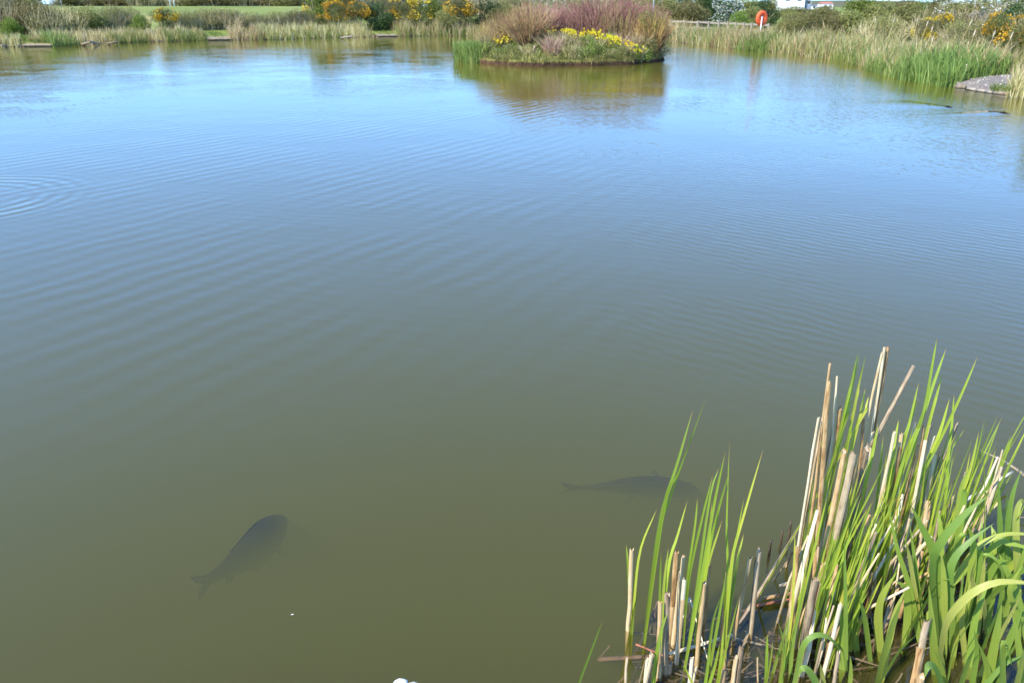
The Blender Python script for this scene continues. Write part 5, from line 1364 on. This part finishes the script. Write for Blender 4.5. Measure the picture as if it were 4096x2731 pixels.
def px_leaf(pix, Y0, dY, zb):
    """px points from foot to tip; foot dropped to zb"""
    pts = [AY(p[0], p[1], Y0 + dY * (k / max(1, len(pix) - 1)) ** 1.2) for k, p in enumerate(pix)]
    if pts[0][2] > zb + 0.04:
        d = pts[1] - pts[0]; d = d / max(abs(d[2]), 0.05)
        f = pts[0] - np.clip(d, -0.35, 0.35) * (pts[0][2] - zb); f[2] = zb
        pts = [f] + pts
    return np.array(pts)
def shoot(leaves, foot_px, label, group, width=0.012, cat='reed shoot', name='cattail_shoot', mat='blade'):
    b = G(*foot_px); rt = empty(name, tuple(b)); tag(rt, label, cat, group)
    for lf in leaves:
        P = px_leaf(lf, b[1] + rng.uniform(-0.01, 0.01), rng.uniform(-0.02, 0.08), -0.12)
        if abs(P[0][0] - b[0]) > 0.03:      # leaves of a shoot share one foot
            P = np.concatenate([[np.array([b[0], b[1], -0.12])], P[1:]])
        link('leaf', leaf_mesh(P, width * rng.uniform(0.85, 1.2), rng.uniform(-1.3, 1.3), (rng.uniform(-.7, .6), -0.8, 0.3), None, 0.22, 14, origin=b, mat=mat), rt)
    return rt
A6 = lambda x, y: (550 + x * .2281, 325 + y * .2281)
SH = [([[(412, 1380), (465, 960), (545, 700), (690, 300)], [(420, 1340), (480, 870), (560, 600), (627, 368)], [(415, 1380), (500, 800), (560, 650), (608, 525)]], (412, 1395), 'tallest green shoot standing alone beside the outer cut stems'),
      ([[(365, 1240), (375, 1080), (415, 875)], [(366, 1240), (395, 990), (470, 800)], [(360, 1290), (375, 1210), (398, 1155)], [(350, 1300), (342, 1060), (334, 958)]], (360, 1335), 'short green shoot hugging the lone outer cut stem'),
      ([[(478, 1400), (480, 1180), (487, 985)], [(480, 1400), (500, 1120), (520, 970)], [(485, 1400), (520, 1060), (560, 920), (603, 765)]], (480, 1480), 'green shoot with a red tipped blade behind the orange brown stem'),
      ([[(590, 1300), (610, 1100), (660, 870), (715, 650)], [(590, 1300), (605, 1080), (635, 880), (647, 755)]], (585, 1400), 'slim green shoot behind the bleached thin cut stem'),
      ([[(595, 1480), (660, 1130), (720, 780), (770, 548)], [(595, 1480), (640, 1180), (700, 760), (740, 625)]], (592, 1500), 'green shoot rising just before the tan stems'),
      ([[(650, 1300), (690, 1030), (710, 770)], [(650, 1300), (690, 1060), (755, 850)], [(652, 1300), (690, 1020), (740, 800), (785, 640)]], (640, 1400), 'green shoot crossing between the two tan cut stems'),
      ([[(765, 1350), (780, 1080), (775, 880), (787, 510)], [(765, 1350), (765, 1200), (762, 1040)]], (760, 1420), 'upright green blade behind the thick tan cut stem'),
      ([[(770, 1350), (795, 1040), (850, 830), (935, 540)], [(770, 1350), (800, 1040), (825, 900), (852, 750)], [(775, 1340), (815, 1060), (850, 910)], [(770, 1340), (795, 1180), (825, 1040)]], (765, 1440), 'tall leaning green shoot with a wilted orange blade'),
      ([[(690, 1500), (715, 1290), (760, 1160)], [(700, 1500), (740, 1280), (770, 1100)]], (690, 1530), 'broad green shoot in front of the floating white stalk'),
      ([[(118, 1600), (170, 1450), (232, 1290)]], (112, 1625), 'single lone green blade in open water away from all stems'),
      ([[(455, 1560), (480, 1370), (520, 1240)], [(450, 1560), (462, 1450), (470, 1380)]], (450, 1600), 'low green shoot against the orange brown cut stem'),
      ([[(740, 1560), (770, 1420), (830, 1180)], [(735, 1560), (750, 1450), (760, 1330)]], (735, 1600), 'green shoot in front of the leaning tan stem'),
      ([[(660, 1640), (620, 1560), (585, 1475)], [(670, 1640), (690, 1500), (700, 1390)], [(675, 1640), (720, 1500), (745, 1390)]], (675, 1660), 'pale green leaves splaying below the floating stalk'),
      ([[(1010, 1568), (1030, 1430), (1050, 1260)], [(1010, 1568), (1050, 1420), (1090, 1290)], [(1005, 1568), (1020, 1400), (1000, 1295)]], (1005, 1600), 'loose green shoot between open water and the dense clump'),
      ([[(945, 1568), (950, 1450), (953, 1350)], [(948, 1568), (965, 1470), (978, 1380)]], (945, 1620), 'pair of small thin blades in the dark water gap')]
for lv, ft, lab in SH:
    shoot([[A6(*p) for p in l_] for l_ in lv], A6(*ft), lab, 'green shoots in the open water', 0.0105)
# traced tall blades of the dense clump
TB = [([Z1(600, 900), Z1(690, 520), Z1(750, 230)], 608), ([Z1(610, 960), Z1(700, 540), Z1(770, 240)], 606), ([Z1(690, 880), Z1(760, 520), Z1(828, 240)], 604), ([Z1(650, 1110), Z1(710, 760), Z1(768, 568)], 606),
      ([Z1(590, 1000), Z1(660, 800), Z1(718, 590)], 610), ([Z1(720, 1000), Z1(780, 760), Z1(818, 555)], 600), ([Z1(740, 900), Z1(800, 800), Z1(850, 630)], 600), ([Z1(800, 1500), Z1(880, 1150), Z1(935, 870)], 596),
      ([Z1(1040, 1300), Z1(1075, 1080), Z1(1118, 840)], 592), ([Z2(260, 1000), Z2(340, 690), Z2(395, 380), Z2(443, 115)], 584), ([Z2(200, 1120), Z2(300, 850), Z2(420, 500), Z2(525, 205)], 586), ([Z2(370, 880), Z2(445, 600), Z2(482, 435)], 578),
      ([Z2(300, 1350), Z2(440, 1080), Z2(650, 640), Z2(808, 275)], 578), ([Z2(520, 1560), Z2(540, 1200), Z2(575, 900), Z2(597, 610)], 572), ([Z2(250, 1480), Z2(370, 1210), Z2(480, 920), Z2(557, 650)], 578), ([Z2(600, 1700), Z2(650, 1560), Z2(750, 1250), Z2(820, 945)], 570),
      ([Z2(120, 1150), Z2(200, 850), Z2(280, 510)], 586), ([Z2(110, 1160), Z2(170, 960), Z2(272, 650)], 586), ([Z2(60, 1500), Z2(160, 1150), Z2(230, 900)], 590), ([Z2(40, 1560), Z2(140, 1220), Z2(290, 850)], 590)]
def on_ground(p, yb):
    (x1, y1), (x0, y0) = p[1], p[0]
    return (x0 + (x0 - x1) * (yb - y0) / (y0 - y1), yb)
k = 0
TBL = ['paired tall green blades rising beside the tallest dry stalks', 'green blades beside the outermost stems of the dense clump', 'green blades around the short stems in the clump middle', 'tall green blades at the back of the dense clump',
       'long green blades slanting out past the clump', 'straight yellow based blade group on the iris edge of the clump', 'green blades behind the straight white stem']
for g0 in range(0, len(TB), 3):
    grp = TB[g0:g0 + 3]
    foots = [on_ground(p, yb) for p, yb in grp]
    ft = tuple(np.mean(foots, 0)); b = G(*ft)
    rt = empty('cattail_shoot', tuple(b)); tag(rt, TBL[g0 // 3], 'reed shoot', 'green shoots in the dense reed clump')
    for (p, yb), fp in zip(grp, foots):
        Yl = G(*fp)[1]
        P = np.array([G(fp[0], fp[1]) + [0, 0, -0.05]] + [AY(q[0], q[1], Yl + 0.03 * j_) for j_, q in enumerate(p)])
        link('leaf', leaf_mesh(P, 0.0115 * rng.uniform(.85, 1.2), rng.uniform(-1.2, 1.2), (rng.uniform(-.6, .5), -.8, .3), rng.uniform(.35, 1), .22, 16, origin=b), rt)
# fill of the dense clump: many more shoots of narrow leaves
def clump_pt():
    t = rng.uniform(0, 1); px = 792 + t * 178 + rng.normal(0, 8); py = 648 - t * 92 + rng.normal(0, 17)
    return px, min(py, 676)
for s_i in range(54):
    ft = clump_pt(); b = G(*ft); rt = empty('cattail_shoot', tuple(b))
    tag(rt, 'narrow leaved green shoot crowded in the dense reed clump', 'reed shoot', 'narrow shoots crowding the dense clump')
    lean = rng.uniform(0.02, 0.20); LATE.append((rt, b[:2], 'narrow green shoot beside the'))
    for _ in range(rng.integers(3, 6)):
        h = rng.uniform(0.32, 0.68); lx = (lean + rng.normal(0, .07)) * h; ly = rng.normal(0.04, .07) * h
        P = b + np.array([[0, 0, -.06], [lx * .3, ly * .3, h * .33], [lx * .66, ly * .66, h * .68], [lx * 1.05, ly * 1.05, h]])
        P[0, :2] += rng.normal(0, .008, 2)
        link('leaf', leaf_mesh(P, rng.uniform(.006, .0105), rng.uniform(-1.3, 1.3), (rng.uniform(-.8, .6), -.7, .3), None, .22, 10, origin=b), rt)
# dry brown leaf litter stems inside the clump
for s_i in range(66):
    ft = clump_pt(); b = G(*ft); h = rng.uniform(.15, .55); lx = rng.normal(.12, .14) * h; mt = ('straw', 'straw_grey', 'straw_pale')[s_i % 3]
    m_ = MB(); r_ = rng.uniform(.0035, .009)
    tube(m_, b + np.array([[0, 0, -.08], [lx * .5, .0, h * .5], [lx * 1.1, rng.normal(0, .03), h]]), [r_ * 1.2, r_, r_ * .6], 6, rng.uniform())
    LATE.append((tag(m_.build('dry_reed_stalk', M[mt], loc=tuple(b)), 'thin dry stalk standing among the green leaves of the clump', 'reed stem', 'thin dry stalks in the dense clump'), b[:2], 'thin dry stalk beside the'))

# ------------------------------------------------------------------ iris plants at the lower right
IR = [([(455, 1400), (440, 1300), (500, 1040), (680, 830), (900, 725), (1140, 725), (1260, 770)], 2.02, 75, 'arch'), ([(535, 1100), (515, 700), (560, 520), (700, 370), (890, 230)], 2.12, 70, 'arch'),
      ([(400, 1150), (370, 600), (450, 380), (650, 150), (840, 0)], 2.15, 88, 'arch'), ([(430, 900), (390, 500), (290, 270), (190, 70)], 2.18, 76, ''), ([(245, 1080), (180, 750), (80, 430), (0, 50)], 2.16, 52, ''),
      ([(280, 1080), (240, 650), (180, 200)], 2.18, 52, ''), ([(260, 1000), (190, 560), (150, 370)], 2.17, 44, ''), ([(470, 1000), (470, 700), (445, 450)], 2.1, 60, ''), ([(640, 580), (760, 420), (950, 330), (1140, 320), (1300, 350)], 2.22, 46, 'arch'),
      ([(960, 800), (940, 300), (925, -170)], 2.3, 60, ''), ([(1000, 700), (1000, 300), (1040, 0), (1120, -220)], 2.3, 62, ''), ([(1080, 600), (1070, 200), (1110, 50), (1150, 60)], 2.26, 66, ''), ([(700, 1600), (745, 1300), (722, 1110)], 1.93, 52, ''),
      ([(820, 1600), (900, 1200), (955, 880)], 1.95, 84, ''), ([(1130, 1560), (1085, 1200), (1040, 970)], 1.92, 66, ''), ([(600, 1600), (680, 1350), (740, 1250)], 1.9, 92, ''), ([(960, 1640), (955, 1320), (985, 1240), (1040, 1420)], 1.86, 96, 'arch'),
      ([(500, 1540), (580, 1230), (860, 820)], 1.98, 26, ''), ([(-20, 1480), (100, 1290), (262, 1140)], 1.96, 46, ''), ([(-30, 1400), (60, 1000), (145, 790)], 2.0, 64, ''), ([(400, 1450), (375, 1150), (345, 740)], 2.02, 84, ''),
      ([(460, 1640), (400, 1450), (340, 1420), (310, 1520)], 1.84, 90, 'arch'), ([(800, 900), (700, 700), (740, 520)], 2.2, 60, ''), ([(760, 1000), (790, 700), (815, 500)], 2.2, 56, ''), ([(860, 950), (900, 700), (870, 440)], 2.22, 50, ''),
      ([(920, 1000), (960, 650), (860, 500), (720, 500)], 2.2, 52, 'arch'), ([(1100, 900), (1000, 640), (930, 480)], 2.2, 64, ''), ([(1080, 1000), (1020, 780), (1140, 560)], 2.15, 50, ''), ([(640, 1300), (620, 1000), (700, 700)], 2.08, 62, ''),
      ([(690, 1350), (740, 1000), (850, 720)], 2.06, 66, ''), ([(780, 1300), (900, 1000), (960, 860)], 2.04, 60, ''), ([(870, 1300), (1000, 1040), (1140, 780)], 2.02, 64, ''), ([(560, 1250), (600, 1000), (620, 790)], 2.1, 50, ''),
      ([(540, 1300), (600, 900), (640, 620)], 2.12, 40, ''), ([(980, 1300), (1060, 1100), (1140, 900)], 2.0, 60, ''), ([(1040, 800), (1140, 480), (1240, 380)], 2.24, 56, 'arch'), ([(880, 430), (1000, 400), (1140, 430), (1240, 480)], 2.26, 48, 'arch'),
      ([(600, 300), (640, 0), (650, -60)], 2.3, 56, ''), ([(570, 200), (620, -80), (700, -260)], 2.34, 40, ''), ([(450, 420), (440, 250), (425, 130)], 2.24, 44, ''), ([(740, 60), (840, -60), (905, -200)], 2.36, 34, ''), ([(560, 480), (620, 330), (690, 360)], 2.25, 52, 'arch'),
      ([(900, 1600), (1000, 1350), (1130, 1150)], 1.9, 66, ''), ([(1060, 1640), (1120, 1380), (1180, 1150)], 1.88, 84, ''), ([(480, 1600), (440, 1400), (385, 1280)], 1.95, 44, ''), ([(860, 1640), (830, 1420), (760, 1230)], 1.92, 60, ''), ([(780, 1640), (960, 1420), (1140, 1330)], 1.88, 50, 'arch')]
IR3 = [([(700, 1450), (680, 1000), (800, 350)], 2.12, 70, ''), ([(565, 1560), (572, 1150), (560, 900)], 2.04, 56, ''), ([(890, 1330), (870, 1050), (905, 830), (1030, 630)], 2.12, 76, ''), ([(810, 1450), (760, 1050), (712, 860)], 2.08, 54, ''),
       ([(190, 1480), (240, 1260), (330, 1170), (440, 1175), (530, 1260), (565, 1420)], 1.98, 52, 'arch'), ([(605, 1560), (598, 900), (588, 370)], 2.04, 36, ''), ([(840, 1620), (950, 1200), (1060, 880)], 1.98, 86, ''), ([(380, 1640), (300, 1480), (240, 1440), (200, 1500)], 1.86, 80, 'arch'),
       ([(130, 1560), (160, 1200), (250, 780)], 2.02, 38, ''), ([(60, 1560), (90, 1330), (130, 1180)], 1.97, 36, ''), ([(0, 1440), (60, 1240), (135, 970)], 2.02, 34, ''), ([(420, 1600), (400, 1480), (388, 1400)], 1.92, 44, ''), ([(630, 1600), (640, 1450), (635, 1330)], 1.92, 44, '')]
allir = [([Z4(*p) for p in pts], Y, w, s_) for pts, Y, w, s_ in IR] + [([Z3(*p) for p in pts], Y, w, s_) for pts, Y, w, s_ in IR3]
prep = []
for pts, Y, w, s_ in allir:
    P = px_leaf(pts, Y, rng.uniform(-0.06, 0.05), -0.06)
    prep.append((P, w * .1198 * (Y * CP + 1.6 * SP) / FPX, s_))
# leaves whose feet are close together make one plant
feet = np.array([p[0][0][:2] for p in prep]); used = np.zeros(len(prep), bool); pid = 0
IL = ['iris with a big arching leaf over the lower leaves', 'iris plant with broad upright sword leaves', 'iris plant beside the large grey stump', 'iris plant with yellowing leaf edges', 'iris plant at the back reaching over dark water',
      'iris plant with short fresh leaves', 'iris plant with a leaf bent over in a hook', 'iris plant among the front cut stems', 'iris plant with crossing narrow leaves', 'iris plant leaning over the others']
while not used.all():
    i0 = np.where(~used)[0][0]
    near = np.where(~used & (np.linalg.norm(feet - feet[i0], axis=1) < 0.11))[0][:5]
    used[near] = True
    b = np.array([*feet[near].mean(0), 0.0])
    rt = empty('iris_plant', tuple(b)); lb_ = IL[pid % len(IL)] if pid < len(IL) else 'green iris plant in the thick stand of sword leaves'
    tag(rt, lb_, 'iris', 'iris plants at the water edge'); pid += 1
    for i_ in near:
        P, w, s_ = prep[i_]
        face = (rng.uniform(-.35, .15), -0.55, 0.85) if s_ == 'arch' else (rng.uniform(-.75, .35), -.8, .35)
        prof = ([0, .2, .5, .75, .92, 1], [0.75, 1.0, 0.95, 0.66, 0.24, 0.01])
        link('leaf', leaf_mesh(P, w, rng.uniform(-.5, .5), face, rng.uniform(0.1, 1.0), 0.16, 20, origin=b, mat='iris', wide=prof), rt)
# filling leaves behind the traced ones
for s_i in range(26):
    px, py = rng.uniform(905, 1075), rng.uniform(588, 690)
    if (px < 940 and py < 640) or py > 645: continue
    b = G(px, py); rt = empty('iris_plant', tuple(b)); tag(rt, 'green iris plant in the thick stand of sword leaves', 'iris', 'iris plants at the water edge')
    LATE.append((rt, b[:2], 'iris plant beside the'))
    for _ in range(rng.integers(3, 6)):
        h = rng.uniform(.25, .52); lx, ly = rng.normal(0.06, .16) * h, rng.normal(0, .14) * h; dr = rng.uniform(0, .1) * h
        P = b + np.array([[0, 0, -.06], [lx * .25, ly * .25, h * .4], [lx * .7, ly * .7, h * .8], [lx * 1.3, ly * 1.3, h - dr]])
        P[0, :2] += rng.normal(0, .012, 2)
        link('leaf', leaf_mesh(P, rng.uniform(.016, .027), rng.uniform(-.8, .8), (rng.uniform(-.8, .5), -.7, .4), rng.uniform(0, .8), .16, 12, origin=b, mat='iris', wide=prof), rt)

# ------------------------------------------------------------------ floating and leaning sticks
def stick(p, q, r_, mat, label, name='fallen_reed_stalk', mid=None, cat='reed stalk', group='fallen stalks around the reeds', taper=.8):
    p, q = np.asarray(p, float), np.asarray(q, float)
    C = catmull([p, (p + q) / 2 + (np.zeros(3) if mid is None else np.asarray(mid)), q], 8)
    m_ = MB(); tube(m_, C, r_ * np.linspace(1, taper, 8) * (1 + .06 * rng.normal(size=8)), 8, cap=True, squash=.8)
    return tag(m_.build(name, M[mat], loc=tuple(p)), label, cat, group)
g5 = lambda x, y, z: G(*Z5(x, y), z)
stick(g5(1090, 1215, -.004), g5(1785, 1010, .03), .0075, 'straw_pale', 'white dry stalk floating across the cut stems')
stick(g5(380, 1265, -.07), g5(1060, 1225, -.012), .0095, 'sunk', 'brown stalk sunk just under the water')
stick(g5(765, 1105, .02), g5(1150, 1265, -.01), .0042, 'redstick', 'thin orange twig beside the floating white stalk')
stick(g5(2030, 705, .006), g5(2400, 630, .01), .006, 'redstick', 'red brown stick lying on the water at the clump edge')
stick(g5(2115, 625, .03), g5(2420, 570, .03), .008, 'straw', 'striped tan stick above the red brown one')
stick(g5(2270, 500, .025), g5(2440, 440, .04), .008, 'straw_grey', 'short grey stick end poking from the clump edge')
stick(g5(1850, 900, -.03), G(*Z3(225, 240), .17), .0085, 'straw_grey', 'long bent stalk leaning from the clump down into the water')
stick(G(*Z3(100, 600), .0), G(*Z3(152, 465), .08), .006, 'straw', 'short stalk leaning beside the long bent one')
stick(g5(2200, 450, -.01), g5(2345, 250, .09), .004, 'straw_grey', 'thin dark twig leaning beside the clump')
stick(g5(1160, 1110, 0), g5(1330, 620, .14), .0045, 'straw_pale', 'folded white leaf propped on the bleached thin stem')
stick(g5(1330, 620, .14), g5(1530, 1310, .0), .003, 'straw_pale', 'thin white fibre drooping from the folded leaf')
pw = G(*Z2(640, 1600), .06); Yw = pw[1]
stick(pw, AY(*Z2(1120, 1310), Yw + .25), .008, 'straw_pale', 'straight white stalk slanting up behind the iris')
p = AY(*Z2(825, 1115), 3.0); q = AY(*Z2(1300, 1390), 2.7)
stick(q, p, .008, 'straw_grey', 'bare grey twig hanging over the water behind the iris', mid=(0.0, 0, .012), taper=.4, cat='twig', name='bare_twig')
pn = Z1(870, 1085); bN = G(838, 586)
stick(AY(*pn, bN[1] + .0), AY(*Z2(235, 360), bN[1] + .10), .0085, 'straw_grey', 'broken grey stalk slanting up out of the clump')
# small dark broken stems standing out of the water left of the clump
for a_, b_, lab in (((2180, 20), (2165, 160), 'shortest of three dark rotten stems beside the clump'), ((2300, -80), (2290, 40), 'middle one of three dark rotten stems beside the clump'), ((2390, -180), (2370, 0), 'tallest of three dark rotten stems beside the clump')):
    B0 = G(*Z5(*b_)); stick(B0 - [0, 0, .1], AY(*Z5(*a_), B0[1]), .006, 'rot', lab, 'rotten_stem', cat='reed stem', group='dark rotten stems beside the clump')
# drowned stalks and mud clumps under the cut stems
for k in range(40):
    px, py = rng.uniform(600, 800), rng.uniform(612, 685); p = G(px, py, -rng.uniform(.05, .14))
    a_ = rng.uniform(0, 6.28); l_ = rng.uniform(.06, .22)
    stick(p, p + [l_ * math.cos(a_), l_ * math.sin(a_) * .6, rng.uniform(-.05, .05)], rng.uniform(.004, .010), 'sunk' if k % 3 else 'rot', 'drowned brown stalk lying under the cut stems', 'drowned_stalk', group='drowned stalks under the cut stems')

# matted dead leaves lying on the water between the near stems
n = 400
tq = rng.uniform(0, 1, n)
lp = np.stack([np.where(rng.uniform(0, 1, n) < .25, rng.uniform(620, 800, n), 792 + tq * 250 + rng.normal(0, 12, n)), np.zeros(n)], 1)
lp[:, 1] = np.where(lp[:, 0] < 792, rng.uniform(622, 700, n), 655 - tq * 100 + rng.normal(0, 26, n))
lb3 = np.array([G(a_, min(b_, 705)) for a_, b_ in lp]); lb3[:, 2] = rng.uniform(-0.06, 0.008, n)
la = rng.normal(0.3, 0.9, n); ll = rng.uniform(.05, .24, n)
m_ = MB(); ribbons(m_, lb3, np.stack([np.cos(la) * ll, np.sin(la) * ll, rng.normal(0, .012, n)], 1), rng.normal(0, .02, (n, 3)) * [1, 1, .3], rng.uniform(.004, .012, n), 3, np.clip(rng.beta(1.3, 2.0, n), 0, 1), facing=la + math.pi / 2, taper=.4)
tag(m_.build('reed_litter', M['litter'], loc=(1.3, 2.3, 0)), 'matted dead reed leaves lying on the dark water between stems', 'dead leaves', kind='stuff')

# ------------------------------------------------------------------ stones at the near edge, floating feather
def rock(c, r_, mat, label, flat=.75, seed=0):
    rg = np.random.default_rng(seed); m_ = MB()
    import bmesh
    bm = bmesh.new(); bmesh.ops.create_icosphere(bm, subdivisions=2, radius=1)
    pl_ = unit(rg.normal(size=(9, 3))); dd = rg.uniform(.62, .92, 9)
    V = []
    for v in bm.verts:
        p_ = np.array(v.co)
        for n_, d_ in zip(pl_, dd):
            e = p_ @ n_ - d_
            if e > 0: p_ = p_ - n_ * e
        V.append(p_ * r_ * [1.15, .9, flat] + rg.normal(0, .012 * r_, 3))
    F = [[v.index for v in f.verts] for f in bm.faces]; bm.free()
    m_.add(np.array(V) + c, None, F)
    return tag(m_.build('stone', M[mat], loc=tuple(c), smooth=False), label, 'stone')
p = G(401.5, 681.5, .02); rock(p + [0, -.014, 0.0], .026, 'stone_white', 'white angular stone at the near water edge', .9, 3)
p = G(413, 682, .02); rock(p + [0.0, -.014, -.006], .023, 'stone_grey', 'grey stone beside the white one at the near edge', .8, 5)
p = G(330, 700, 0.0); rock(p + [0, -.1, -.02], .09, 'stone_grey', 'flat grey stone on the near bank a step from the white one', .6, 8)
f = MB(); p = G(292, 614, .004); f.add(np.array([[-.006, 0, 0], [0, -.002, .002], [.007, .002, .001], [.001, .003, .002]]) + p, [[0, 1, 2, 3]])
tag(f.build('feather', M['feather'], loc=tuple(p)), 'tiny white feather floating on the open water', 'feather')

# crowded look-alikes are told apart by the cut stem they stand next to
_own = {}
for o_, xy, head in LATE:
    k_ = int(np.argmin([np.hypot(*(np.asarray(xy) - q_)) for q_, _l in STEMS])); _own.setdefault((head, k_), []).append(o_)
for (head, k_), objs in _own.items():
    lb_ = STEMS[k_][1].split(' ')
    for o_ in objs:
        o_['label'] = ' '.join((head + ' ' + ' '.join(lb_)).split(' ')[:16])
